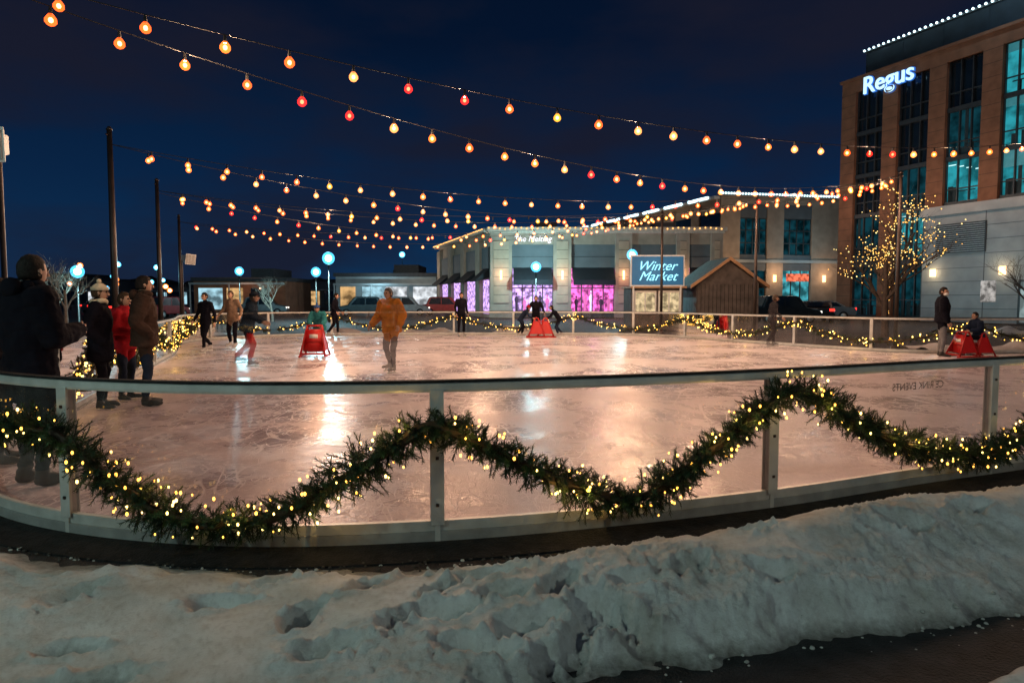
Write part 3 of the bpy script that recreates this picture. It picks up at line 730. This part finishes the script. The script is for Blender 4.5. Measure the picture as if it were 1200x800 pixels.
def speaker(x, y, h, s=1., rz=0.):
    g = empty('outdoor_speaker', (x, y, 0), rz); m = M()
    m.tube([(0,0,-.07),(0,0,h+.05)], [.03,.025], 1, 10)
    m.tube([(0,0,h-.1),(.1*s,-.03,h-.02)], .012, 1, 6)
    R3 = Matrix.Rotation(radians(10), 3, 'Y') @ Matrix.Rotation(radians(-14), 3, 'Z')
    c0 = Vector((.22*s,-.05,h))
    def ring(d, wy, wz): return [tuple(c0+R3@Vector((d*s, sy*wy*s, sz*wz*s))) for sy, sz in ((-1,-1),(1,-1),(1,1),(-1,1))]
    secs = [ring(-.19,.05,.05), ring(-.12,.10,.08), ring(.02,.115,.09), ring(.14,.15,.14), ring(.165,.155,.145)]
    vs = [v for r in secs for v in r]; fs = [(3,2,1,0), (16,17,18,19)]
    for i in range(4):
        for k in range(4): k2 = (k+1) % 4; fs.append((i*4+k, i*4+k2, i*4+4+k2, i*4+4+k))
    m.add(vs, fs, 0)
    m.cbox(tuple(c0+R3@Vector((.17*s,0,0))), (.012*s,.27*s,.25*s), 2, mat4=R3)
    for yy in (-.09,0,.09): m.cbox(tuple(c0+R3@Vector((.179*s,yy*s,0))), (.008*s,.012*s,.24*s), 0, mat4=R3)
    m.tube([c0+R3@Vector((-.1*s,0,-.14*s)), c0+R3@Vector((0,0,-.16*s)), c0+R3@Vector((.06*s,0,-.12*s))], .01, 1, 6)
    m.obj('housing', [mat('speaker_shell', (.62,.64,.64), .5, 0, 5, .15), darkmetal, mat('speaker_grille', (.33,.34,.34), .6, .1, 20, .15, .5, 150)], g, bevel=.012*s)
speaker(-5.22,7.05,3.02,1.15,-1.0); speaker(-11.2,23.3,2.85,1.2,-.3)

# ------------------------------------------------------------------ buildings
F = empty('office_building', (25.6,54,0), atan2(-.923,.383))
m = M(); LN = 44
m.box(0,LN,.55,18,0,17.95, 0)
m.obj('core', [darkpanel], F)
m = M()
wins = [1.26+3.56*i for i in range(12)]
prev = 0
for i, s in enumerate(wins):
    m.box(prev, s, 0, .56, 0, 17.1, 0); prev = s+2.36
m.box(prev, LN, 0, .56, 0, 17.1, 0)
m.box(0, LN, 0.003, .56, 17.1, 18, 0)
m.obj('brick_piers', [brick], F)
m = M()
for k in range(1, 21):
    prev = 0
    for s in wins:
        m.box(prev+.01, s-.01, -.004, .02, .85*k, .85*k+.025, 0); prev = s+2.36
m.obj('masonry_joints', [mat('joint_dark', (.06,.04,.03), .9)], F)  # thin strips in the joints' own dark colour
m = M(); m.box(-.12,LN,-.15,.3,18.003,18.2); m.box(-.003,.25,.56,18,0,17.99); m.obj('parapet_coping', [brick], F)
tealwin = emat('office_interior_teal', (.04,.50,.60), .68, ns=1.1, na=.72, detail=5)
tealwin2 = emat('office_interior_teal_dim', (.015,.13,.18), .34, ns=1.2, na=.85, detail=4)
fr_ = M(); ints = M(); furn = M()
for i, s in enumerate(wins):
    for fl in range(5):
        z0, z1 = [(0.3,3.9),(4.3,7.6),(7.9,10.6),(10.9,13.8),(14.1,17.1)][fl]
        on = (fl == 2 and i >= 2) or (i >= 3 and fl in (3, 4) and i % 3 != 2) or (i == 1 and fl == 1)
        dim = (i == 1 and fl in (0, 2)) or (i == 0 and fl < 2) or (i == 2 and fl == 3)
        tgt = 1 if on else (2 if dim else 0)
        ints.box(s, s+2.36, .44, .5, z0, z1, tgt)
        fr_.box(s, s+2.36, .18, .42, z1, z1+.3)
        for k in (0, .78, 1.56, 2.28): fr_.box(s+k, s+k+.07, .24, .405, z0, z1)
        fr_.box(s, s+2.36, .27, .4, z0+(z1-z0)*.3, z0+(z1-z0)*.3+.07)
        if on or dim:
            for k in range(4):
                a = s+U(.1,1.9); furn.box(a, a+U(.15,.5), .41, .435, z0, z0+U(.4,1.1), 0)
            furn.box(s+U(.1,1.6), s+U(1.7,2.3), .405, .43, z0+.65, z0+.72, 0)
            if R() < .6: a = s+U(.2,1.7); furn.box(a, a+.22, .405, .43, z0, z1, 0)
        if on:
            for k in range(4):
                a = s+.1+.6*k; w_ = .5-.08*k
                furn.box(a, a+w_, .40, .428, z1-.28-.16*k, z1-.22-.16*k, 1)
            if R() < .5: furn.box(s+.05, s+U(.8,2.2), .38, .40, z1-U(.5,1.2), z1, 2)
ints.obj('window_interiors', [glassd, tealwin, tealwin2], F); fr_.obj('window_frames', [frame_m], F)
furn.obj('office_furniture', [mat('furniture_dark', (.015,.035,.045), .7), emat('ceiling_fixture', (.6,1,1), 1.3), mat('roller_blind', (.10,.25,.28), .8, emit=(.03,.25,.3), es=.5)], F)
m = M(); m.box(8.0,LN,-1.2,-.003,0,6.9, 0); m.box(7.85,LN,-1.4,.0,6.9,7.3, 1); m.box(7.9,LN,-1.32,-.003,7.303,7.5, 1)
for k in range(1, 8): m.box(7.99,LN,-1.215,-1.19,.86*k,.86*k+.03, 2)
for k in range(0, 9): m.box(8.0+4.1*k,8.05+4.1*k,-1.216,-1.19,0,6.9, 2)
m.obj('stone_base', [greystone, greystone, greypanel], F)
m = M(); m.box(9.0,12.2,-1.3,-1.217,4.4,6.3,0)
for k in range(14): m.cbox((10.6,-1.33,4.5+.13*k), (3.1,.05,.05), 1)
m.obj('louvre_vent', [frame_m, alu_d], F)
m = M()
for s in (8.9, 13.3, 17.8): m.cbox((s,-1.34,3.2), (.28,.22,.5), 0)
m.obj('wall_sconces', [emat('sconce_glow', (1,.6,.25), 1.4, glass=True)], F)
for s in (8.9, 13.3, 17.8): light('sconce_light', (s,-1.75,3.2), 22, (1,.72,.42), 0, F)
light('base_wash', (13,-6,4.2), 150, (.6,.9,1), .1, F)
m = M(); m.box(14.2,16.4,-1.28,-1.217,0,2.6,0); m.box(14.35,15.25,-1.3,-1.281,.1,2.5,1); m.box(15.35,16.25,-1.3,-1.281,.1,2.5,1)
m.box(12.0,12.9,-1.26,-1.217,1.3,2.6,2); m.obj('doorway', [frame_m, emat('door_glass_lit', (.6,.8,.8), .5, ns=2, na=.6), emat('poster_lit', (.9,.85,.8), .6, ns=3, na=.8)], F)
m = M(); m.box(.3,LN,2.1,14,18,20.6,0)
for k in range(14): m.box(.3+3.1*k,.36+3.1*k,2.07,2.11,18.2,20.6,0)
m.obj('penthouse', [darkpanel], F)
m = M(); m.box(.2,LN,1.95,14.2,20.603,20.75,0)
m.obj('penthouse_roof', [frame_m], F)
m = M(); k = .3
while k < 40: m.sphere((k,1.85,20.72), .085, 0, 7, 5); k += .42
m.obj('roofline_lights', [emat('led_white', (.62,.9,1), 4)], F)
light('roof_light', (12,-1.5,20.5), 160, (.5,.8,1), 0, F)
signw = emat('sign_white', (.50,.80,1), 1.5)
text('wall_sign', 'Regus', 1.75, (2.0,-.2,16.7), signw, F, ext=.06, off=.008, sx=1.0)
text('sign_return', 'Regus', 1.75, (2.0,-.08,16.7), mat('sign_blue', (.03,.1,.4), .5, emit=(.02,.15,.6), es=.8), F, ext=.05, off=.06, sx=1.0)
for s in (.6, 4.2, 7.8, 11.3, 15): light('facade_light', (s,-3.2,8.3), 90, (1,.60,.40), 0, F)

G = empty('retail_office_block', (21.2,70,0), radians(12))
W = 14
m = M(); m.box(0,W,.4,14,0,11.9); m.obj('core', [stone], G)
m = M()
m.box(0,2.2,0,.41,0,11.2,0); m.box(5.3,7.2,0,.41,0,11.2,0); m.box(10.5,W,0,.41,0,11.2,0)
m.box(0,W,-.003,.41,11.2,12,0)
m.obj('stone_piers', [stone], G)
m = M(); m.box(-.2,W+.2,-.3,.5,12.003,12.3); m.box(-.2,W,-.15,0,5.2,5.5); m.obj('cornices', [greystone], G)
m = M(); gg = M()
for a, b_ in ((2.2,5.3),(7.2,10.5)):
    gg.box(a,b_,.3,.399,6,9.8,0); gg.box(a,b_,.3,.399,.2,4.4,1 if a > 5 else 2)
    m.box(a,b_,.1,.41,9.8,11.2,1); m.box(a,b_,.1,.41,4.4,6,1)
    for k in range(5): m.box(a+(b_-a)*k/4-.05,a+(b_-a)*k/4+.05,.2,.31,6,9.8,0)
    for z in (6,7.2,8.5,9.7): m.box(a,b_,.2,.31,z,z+.1,0)
    for k in range(4): m.box(a+(b_-a)*k/3-.05,a+(b_-a)*k/3+.05,.2,.31,.2,4.4,0)
m.obj('window_frames', [frame_m, greypanel], G)
gg.obj('windows', [tealwin2, emat('shop_teal', (.1,.6,.7), .8, ns=1.2, na=.8), tealwin2], G)
m = M(); m.box(7.6,10.2,-.1,.0,3.3,4.1); m.obj('shop_sign', [emat('sign_red_orange', (1,.2,.1), 1.3, ns=2.5, na=.8)], G)
m = M(); k = 0
while k < W: m.sphere((k,-.35,12.15), .1, 0, 6, 4); k += .32
for s in (1.1, 6.2, 12): m.cbox((s,-.12,3.6), (.25,.2,.7), 1)
m.obj('roofline_lights', [emat('led_white', (.62,.9,1), 4), emat('sconce_glow', (1,.6,.25), 1.4, glass=True)], G)
for s in (1.1, 6.2, 12): light('sconce_light', (s,-1.2,4), 100, (1,.62,.35), 0, G)
light('facade_light', (1.5,-4,7), 190, (1,.75,.5), 0, G); light('facade_light', (9,-4,6), 280, (.5,.85,1), 0, G)
Wg = empty('side_wing', (0,0,0), 0, G)
d = Matrix.Rotation(-radians(12), 3, 'Z') @ Vector((8.7-21.2, 107-70, 0)); Wg.location = d
Wg.rotation_euler = (0,0,atan2(-.949,.315)-radians(12))
m = M(); m.box(0,38.9,.1,9,0,11.6,0)
for k in range(8): m.box(4.9*k,4.9*k+1.3,-.2,.11,0,11.2,1); m.box(4.9*k+1.3,4.9*k+4.9,-.0,.1,8,10.2,2)
m.box(0,38.9,-.5,.3,11.6,11.9,3)
m.obj('wing_walls', [stone, stone, glassd, white], Wg)
m = M(); k = 0
while k < 38.8: m.box(k,k+3.6,-.62,-.503,11.7,11.95); k += 4.9
m.obj('roofline_tube_lights', [emat('led_white', (.62,.9,1), 4)], Wg)
light('wing_light', (30,-5,9), 240, (1,.8,.55), 0, Wg)

# shops in the middle
Sb = empty('shop_building', (0,54,0))
m = M(); m.box(-1.7,16.5,.5,16,0,6.6,0); m.obj('core', [stone], Sb)
cols = [(-1.7,0),(3.24,4.65),(8.1,9.4),(12.9,13.9),(15.6,16.5)]
m = M()
for a, b_ in cols:
    m.box(a,b_,-.25,.51,0,6.7,0); m.box(a-.08,b_+.08,-.33,-.253,0,.7,0); m.box(a+.25,b_-.25,-.29,-.253,1.2,6.0,1)
m.box(-1.7,16.5,0,.5,5.75,6.75,0)
m.obj('stone_piers', [stone, mat('tan_panel', (.42,.30,.21), .8, 0, 2, .12)], Sb)
m = M()
for k in range(1, 9):
    for a, b_ in cols: m.box(a+.26,b_-.26,-.296,-.28,.7*k+.4,.7*k+.43,0)
m.obj('masonry_joints', [mat('joint_dark', (.06,.04,.03), .9)], Sb)  # same dark joint colour, across the pier panels
m = M(); m.box(-1.95,16.75,-.55,.6,6.753,7.05,0); m.box(-1.8,16.6,-.4,.3,6.6,6.75,0); m.obj('cornice', [mat('cream_trim', (.5,.42,.34), .7)], Sb)
m = M()
for xx in (2, 7.5, 12): m.box(xx,xx+1.8,4,6,7.0,7.9,0)
m.obj('rooftop_units', [greypanel], Sb)
bays = [(0,3.24),(4.65,8.1),(9.4,12.9),(13.9,15.6)]
pinkm = emat('shop_window_pink', (.95,.16,.62), 1.9, ns=3.2, na=.85, detail=6)
pinkw = emat('shop_window_lilac', (.72,.45,1), 1.9, ns=3.2, na=.85, detail=6)
m = M(); gg = M(); aw = M(); mn = M()
for i, (a, b_) in enumerate(bays):
    m.box(a,b_,.12,.5,3.9,5.75,0)
    m.box(a,b_,.06,.119,4.75,4.82,1)
    gg.box(a,b_,.42,.499,.35,3.9,0 if i != 0 else 1)
    for k in range(5): m.box(a+(b_-a)*k/4-.045,a+(b_-a)*k/4+.045,.3,.419,.0,3.9,1)
    m.box(a,b_,.3,.42,0,.4,1); m.box(a,b_,.31,.419,2.3,2.38,1)
    aw.prism([(.1,3.95),(.1,3.2),(-1.15,2.85),(-1.15,2.95)], 'x', a+.1, b_-.1, 0)
    aw.box(a+.1,b_-.1,-1.16,-1.13,2.55,2.95,0)
    for k in range(5):
        xx = a+.4+(b_-a-.8)*k/4+U(-.1,.1); hh = U(1.2,1.8)
        mn.tube([(xx,.36,.35),(xx,.36,.35+hh*.45),(xx,.36,.35+hh*.7),(xx,.36,.35+hh*.85)], [(.1,.03),(.09,.03),(.17,.03),(.04,.03)], k % 3, 8, side=(1,0,0))
        mn.sphere((xx,.36,.35+hh*.95), (.07,.035,.1), k % 3, 8, 6)
m.obj('fascia_and_frames', [greypanel, frame_m], Sb); gg.obj('shop_windows', [pinkm, pinkw], Sb)
aw.obj('awnings', [mat('black_canvas', (.012,.012,.016), .8)], Sb)
mn.obj('window_display_mannequins', [mat('mannequin_dark', (.05,.02,.05), .6), mat('mannequin_pink', (.5,.1,.3), .6, emit=(.9,.2,.5), es=.5), mat('mannequin_white', (.7,.7,.75), .6, emit=(.8,.7,1), es=.6)], Sb)
text('shop_sign', 'The Melting', .62, (1.6,-.08,5.98), emat('sign_white2', (.85,.93,1), 1.6), Sb, ext=.04, align='CENTER', shear=.25, off=.0)
m = M(); k = -1.8
while k < 16.6:
    m.sphere((k,-.62,6.95+.05*sin(k*3)), .065, 0, 6, 4); k += .42
m.obj('eave_lights', [emat('eave_bulb', (1,.48,.14), 2.2)], Sb)
for s in (-.85, 3.95, 8.75, 13.4):
    light('pier_light', (s,-.95,3.4), 38, (1,.58,.34), 0, Sb)
m = M()
for s in (-.85, 3.95, 8.75, 13.4): m.tube([(s,-.36,3.0),(s,-.36,3.7)], [.07,.07], 0, 8)
m.obj('pier_sconces', [emat('sconce_glow', (1,.6,.25), 1.4, glass=True)], Sb)
for a, b_ in bays[:3]: light('window_light', ((a+b_)/2,-1.6,1.6), 80, (1,.30,.75), 0, Sb)
Wq = empty('left_wing', (-7.8,19,0), atan2(-.952,.305), Sb)
m = M(); m.box(0,19.9,.1,8,0,6.7,0)
for k in range(4): m.box(5.3*k+.3,5.3*k+1.7,-.25,.11,0,6.4,0); m.box(5.3*k+1.7,5.3*k+5.6 if k < 3 else 19.5,-.05,.1,3.9,5.6,1)
m.box(0,19.9,-.5,.3,6.703,7.0,2)
for k in range(4): m.box(5.3*k+1.9,min(5.3*k+5.3,19.3),.0,.099,.3,3.0,3)
for k in range(4): m.prism([(.1,3.95),(.1,3.2),(-1.1,2.85),(-1.1,2.95)], 'x', 5.3*k+1.8, min(5.3*k+5.4,19.4), 4)
m.obj('wing_walls', [stone, greypanel, mat('cream_trim', (.5,.4,.3), .7), pinkw, mat('black_canvas', (.01,.01,.01), .8)], Wq)
m = M(); k = 0
while k < 19.8: m.sphere((k,-.55,6.95), .06, 0, 6, 4); k += .5
m.obj('eave_lights', [emat('eave_bulb', (1,.48,.14), 2.2)], Wq)
light('wing_light', (14,-2.5,4), 40, (1,.65,.4), 0, Wq)

def lowb(name, x0, x1, y, dep, h, wm, lits, sgn=None):
    g = empty(name, (x0, y, 0)); L = x1-x0; m = M()
    m.box(0,L,0,dep,0,h,0); m.box(-.2,L+.2,-.25,dep,h+.003,h+.4,1); m.box(L*.55,L*.8,2,dep-1,h+.41,h+1.4,1)
    m.obj('walls', [wm, roofm], g); q = M(); k = .5
    while k < L-2:
        a = U(1.2,2.6); li = 0 if R() > lits else random.choice([1,2,3])
        q.box(k,k+a,-.06,-.003,.4,min(2.8,h-.7),li); k += a+U(.3,.9)
    q.obj('windows', [glassd, emat('win_cool', (.5,.85,1), .9, ns=1, na=.8), emat('win_warm', (1,.6,.25), .8, ns=1, na=.8), emat('win_white', (.9,.95,1), 1.1, ns=1, na=.8)], g)
    q = M(); q.box(0,L,-1.2,-.25,2.95,3.15); 
    for i in range(int(L/4)+1): q.tube([(i*4+.1,-1.1,0),(i*4+.1,-1.1,2.95)], .08, 0, 6)
    q.obj('canopy', [greystone], g)
    return g
g = lowb('low_shop', -19.3,-8.3,75,10,3.9, greystone, .6); light('canopy_light', (5,-2.5,2.6), 220, (.5,.85,1), 0, g); light('canopy_light', (9,-4,4.6), 160, (1,.8,.6), 0, g)
g = lowb('low_brick_shop', -33,-23.5,71,9,3.3, brick, .3); light('canopy_light', (6,-2.5,2.6), 60, (1,.5,.3), 0, g)
lowb('distant_store', -21,-15,100,8,4.4, greystone, .7); lowb('distant_store', -75,-40,140,15,4.0, greypanel, .3); lowb('distant_store', -110,-78,130,15,5, greypanel, .25)
lowb('distant_store', -12,2,120,15,6, stone, .4); lowb('distant_store', -38,-24,120,10,4.5, greypanel, .6)
g = empty('distant_treeline'); m = M()
for i in range(240):
    x = U(-150,60); y = U(160,200); r = U(2,4)
    m.sphere((x,y,U(1,3.5)), (r*1.3,r,r), 0, 7, 5)
for k in range(len(m.v)):
    v = Vector(m.v[k]); m.v[k] = tuple(v+Vector((noise.noise(v*.8)*1.5, 0, noise.noise(v*.9+Vector((5,5,5)))*1.6)))
m.obj('crowns', [mat('night_foliage', (.03,.035,.03), .9)], g)

H = empty('market_hut', (8.9,33,0)); m = M()
hutw = mat('hut_boards', (.10,.085,.08), .8, 0, 3, .35, .4, 25); trim = mat('hut_trim', (.42,.24,.13), .7)
m.box(0,3.0,0,3.2,0,2.25,0)
m.prism([(0,2.25),(3.0,2.25),(1.5,3.32)], 'y', .003, 3.197, 0)
for k in range(16): m.box(.19*k+.02,.19*k+.035,-.012,.0,.02,2.2,2)
m.obj('walls', [hutw, trim, black], H)
m = M()
for sg in (-1, 1):
    pa_ = [(1.5,3.36),(1.5,3.48),(1.5+sg*1.85,2.14),(1.5+sg*1.85,2.02)]
    m.prism(pa_ if sg > 0 else pa_[::-1], 'y', -.3, 3.5, 0)
    pb_ = [(1.5,3.33),(1.5,3.5),(1.5+sg*1.88,2.15),(1.5+sg*1.88,1.98)]
    m.prism(pb_ if sg > 0 else pb_[::-1], 'y', -.36, -.303, 1)
m.obj('gable_roof', [mat('shingles', (.10,.07,.055), .9, 0, 6, .4), trim], H)
light('hut_light', (1.5,-2.2,2.6), 12, (1,.6,.35), 0, H)
H2 = empty('ticket_booth', (5.75,33,0)); m = M(); m.box(0,2.5,0,2.2,0,2.0,0); m.box(-.1,2.6,-.35,2.3,2.003,2.1,1)
m.obj('walls', [hutw, trim], H2); m = M()
for a in (.2,1.35): m.box(a,a+.95,-.03,-.003,.85,1.8,0)
m.obj('lit_windows', [emat('booth_warm', (1,.75,.42), .9, ns=4, na=.7)], H2)
m = M()
for a in (.15,1.3): 
    m.box(a,a+1.05,-.06,-.031,1.8,1.88,0); m.box(a,a+1.05,-.1,-.031,.77,.85,0); m.box(a,a+.06,-.06,-.031,.85,1.8,0); m.box(a+.99,a+1.05,-.06,-.031,.85,1.8,0); m.box(a+.49,a+.54,-.06,-.031,.85,1.8,0)
m.obj('window_frames', [white], H2)
Sg = empty('market_sign', (5.7,32.6,0)); m = M(); m.box(0,2.45,0,.12,2.15,3.5,0); m.box(-.06,2.51,.02,.16,2.08,3.57,1)
m.tube([(.1,.08,-.07),(.1,.08,2.1)], .05, 1, 8); m.tube([(2.35,.08,-.07),(2.35,.08,2.1)], .05, 1, 8)
m.obj('board', [mat('sign_board_blue', (.015,.05,.09), .5, emit=(.0,.14,.28), es=.6), white], Sg)
sw = emat('sign_cyan', (.35,.85,1), 1.8)
text('lettering_upper', 'Winter', .62, (1.15,-.05,2.85), sw, Sg, ext=.02, shear=.45, align='CENTER', off=-.003)
text('lettering_lower', 'Market', .62, (1.2,-.05,2.36), sw, Sg, ext=.02, shear=.45, align='CENTER', off=-.003)
light('sign_light', (1.2,-1.0,3.0), 14, (.5,.9,1), 0, Sg)

def car(name, x, y, rz, c, suv=False):
    g = empty(name, (x, y, -.07), rz); m = M(); h = 1.75 if suv else 1.42
    prof = [(-2.2,.35),(-2.25,.75),(-2.15,1.0),(-1.75,1.06),(-1.45,h-.08),(-1.2,h),(.45,h),(.7,h-.06),(1.25,1.02),(2.0,.9),(2.25,.7),(2.28,.35)] if suv else \
           [(-2.25,.35),(-2.3,.7),(-2.2,.95),(-1.6,1.0),(-.95,h-.05),(-.7,h),(.3,h),(.55,h-.07),(1.15,.98),(2.0,.85),(2.25,.65),(2.28,.35)]
    m.prism(prof, 'y', -.86, .86, 0); m.obj('body', [c], g, bevel=.07)
    m = M()
    for sg in (-1, 1):
        y0 = .845*sg; y1 = .866*sg
        pr = [(-1.5,1.05),(-1.28,h-.12),(-.35,h-.1),(-.35,1.05)] if suv else [(-1.3,1.02),(-.88,h-.12),(-.3,h-.1),(-.3,1.02)]
        m.prism(pr, 'y', min(y0,y1), max(y0,y1)); m.prism([(-.27,1.03),(-.27,h-.1),(.4,h-.11),(.98,1.03)], 'y', min(y0,y1), max(y0,y1))
    a = prof[3]; b_ = prof[4]; c_ = prof[8]; d_ = prof[7]
    m.add([(a[0]-.015,-.7,a[1]+.06),(a[0]-.015,.7,a[1]+.06),(b_[0]-.03,.62,b_[1]-.02),(b_[0]-.03,-.62,b_[1]-.02)], [(0,1,2,3)])
    m.add([(c_[0]+.02,-.7,c_[1]+.05),(c_[0]+.02,.7,c_[1]+.05),(d_[0]+.03,.62,d_[1]),(d_[0]+.03,-.62,d_[1])], [(0,1,2,3)])
    m.obj('windows', [glassd], g)
    m = M()
    for sx_ in (-1.4,1.4):
        for sg in (-1,1):
            m.tube([(sx_,.68*sg,.33),(sx_,.89*sg,.33)], .33, 0, 18); m.tube([(sx_,.89*sg,.33),(sx_,.905*sg,.33)], .2, 1, 10)
    m.obj('wheels', [black, alu], g, True)
    m = M()
    for sg in (-1,1):
        m.cbox((-2.25,.66*sg,.85), (.08,.3,.16), 0); m.cbox((2.22,.64*sg,.72), (.1,.34,.14), 1)
    m.obj('lamps', [emat('tail_lamp', (1,.03,.02), 3.0), emat('head_lamp', (1,.95,.85), 2)], g)
dk = mat('car_paint_dark', (.02,.025,.03), .25, .3); gr = mat('car_paint_grey', (.16,.17,.18), .3, .4); rd = mat('car_paint_red', (.25,.02,.02), .3, .3)
car('parked_car', 17.4,44,radians(8),dk,True); car('parked_car', 20.4,46,radians(75),dk); car('parked_car', 22.5,50,radians(170),gr)
for x, y, rz, c in [(-33,60,80,gr),(-30,58,85,dk),(-36,62,85,dk),(-24,66,10,gr),(-10,64,5,gr),(-13.5,62,185,dk),(-6.5,66,5,rd),(-41,70,80,rd),(-45,75,80,gr),(-38,66,82,dk),(-28,55,84,rd)]:
    car('parked_car', x, y, radians(rz), c, R() > .5)

def tree(name, x, y, h, seed, mt, lit=False, spread=.55):
    rt = random.Random(seed); g = empty(name, (x, y, -.07)); m = M(); tips = []
    def br(p, d, ln, r, dep):
        k = 4; pts = [p]; rr = [r]
        q = p.copy(); dd = d.copy()
        for i in range(k):
            dd = (dd + Vector((rt.uniform(-1,1), rt.uniform(-1,1), rt.uniform(-.3,.6)))*.13).normalized()
            q = q + dd*ln/k; pts.append(q.copy()); rr.append(r*(1-.45*(i+1)/k))
        m.tube(pts, rr, 0, 6 if r > .02 else 3, cap=False)
        if dep <= 4: tips.extend(pts[1:])
        if dep == 0: return
        for i in range(3+(1 if dep >= 3 else 0)):
            f = rt.uniform(.45, 1); bi = min(k, int(f*k)); bp_ = pts[bi]
            az = rt.uniform(0, 2*pi); sd_ = Vector((cos(az), sin(az), 0))
            nd = (dd*(1-spread) + sd_*spread*rt.uniform(.7,1.3) + Vector((0,0,.22))).normalized()
            br(bp_, nd, ln*rt.uniform(.6,.8), max(.004, rr[bi]*.62), dep-1)
    br(Vector((0,0,0)), Vector((0,0,1)), h*.36, h*.018, 5 if lit else 4)
    m.obj('trunk_and_branches', [mt], g, True)
    if lit:
        lb = M()
        for z in range(40):
            a = z*.9; lb.sphere((cos(a)*.13, sin(a)*.13, z*h*.36/40), .018, 0, 5, 4)
        for p in tips:
            if rt.random() < .15: lb.sphere(p+Vector((rt.uniform(-.03,.03),)*3), rt.uniform(.016,.028), rt.choice([0,0,1]), 5, 4)
        lb.obj('fairy_lights', [emat('tree_light_amber', (1,.50,.10), 2.6), emat('tree_light_pale', (1,.72,.25), 2.8)], g)
        for p in rt.sample(tips, 6): light('fairy_glow', p, 2.5, (1,.65,.25), 0, g)
bark = mat('bark', (.08,.06,.05), .85, 0, 8, .3); barkl = mat('bark_pale', (.32,.25,.20), .85, 0, 8, .3)
tree('bare_tree', 15.3,28,8.4,4,bark,True)
tree('bare_tree', -19.9,30.5,5.6,9,barkl); tree('bare_tree', -16.5,47,4.6,12,barkl); tree('bare_tree', 27.5,36,6,16,bark); tree('bare_tree', -13,62,3.2,18,bark); tree('bare_tree', -22.5,34,4.8,21,barkl)
print('OBJ', len(bpy.data.objects), 'TOT', TOT)
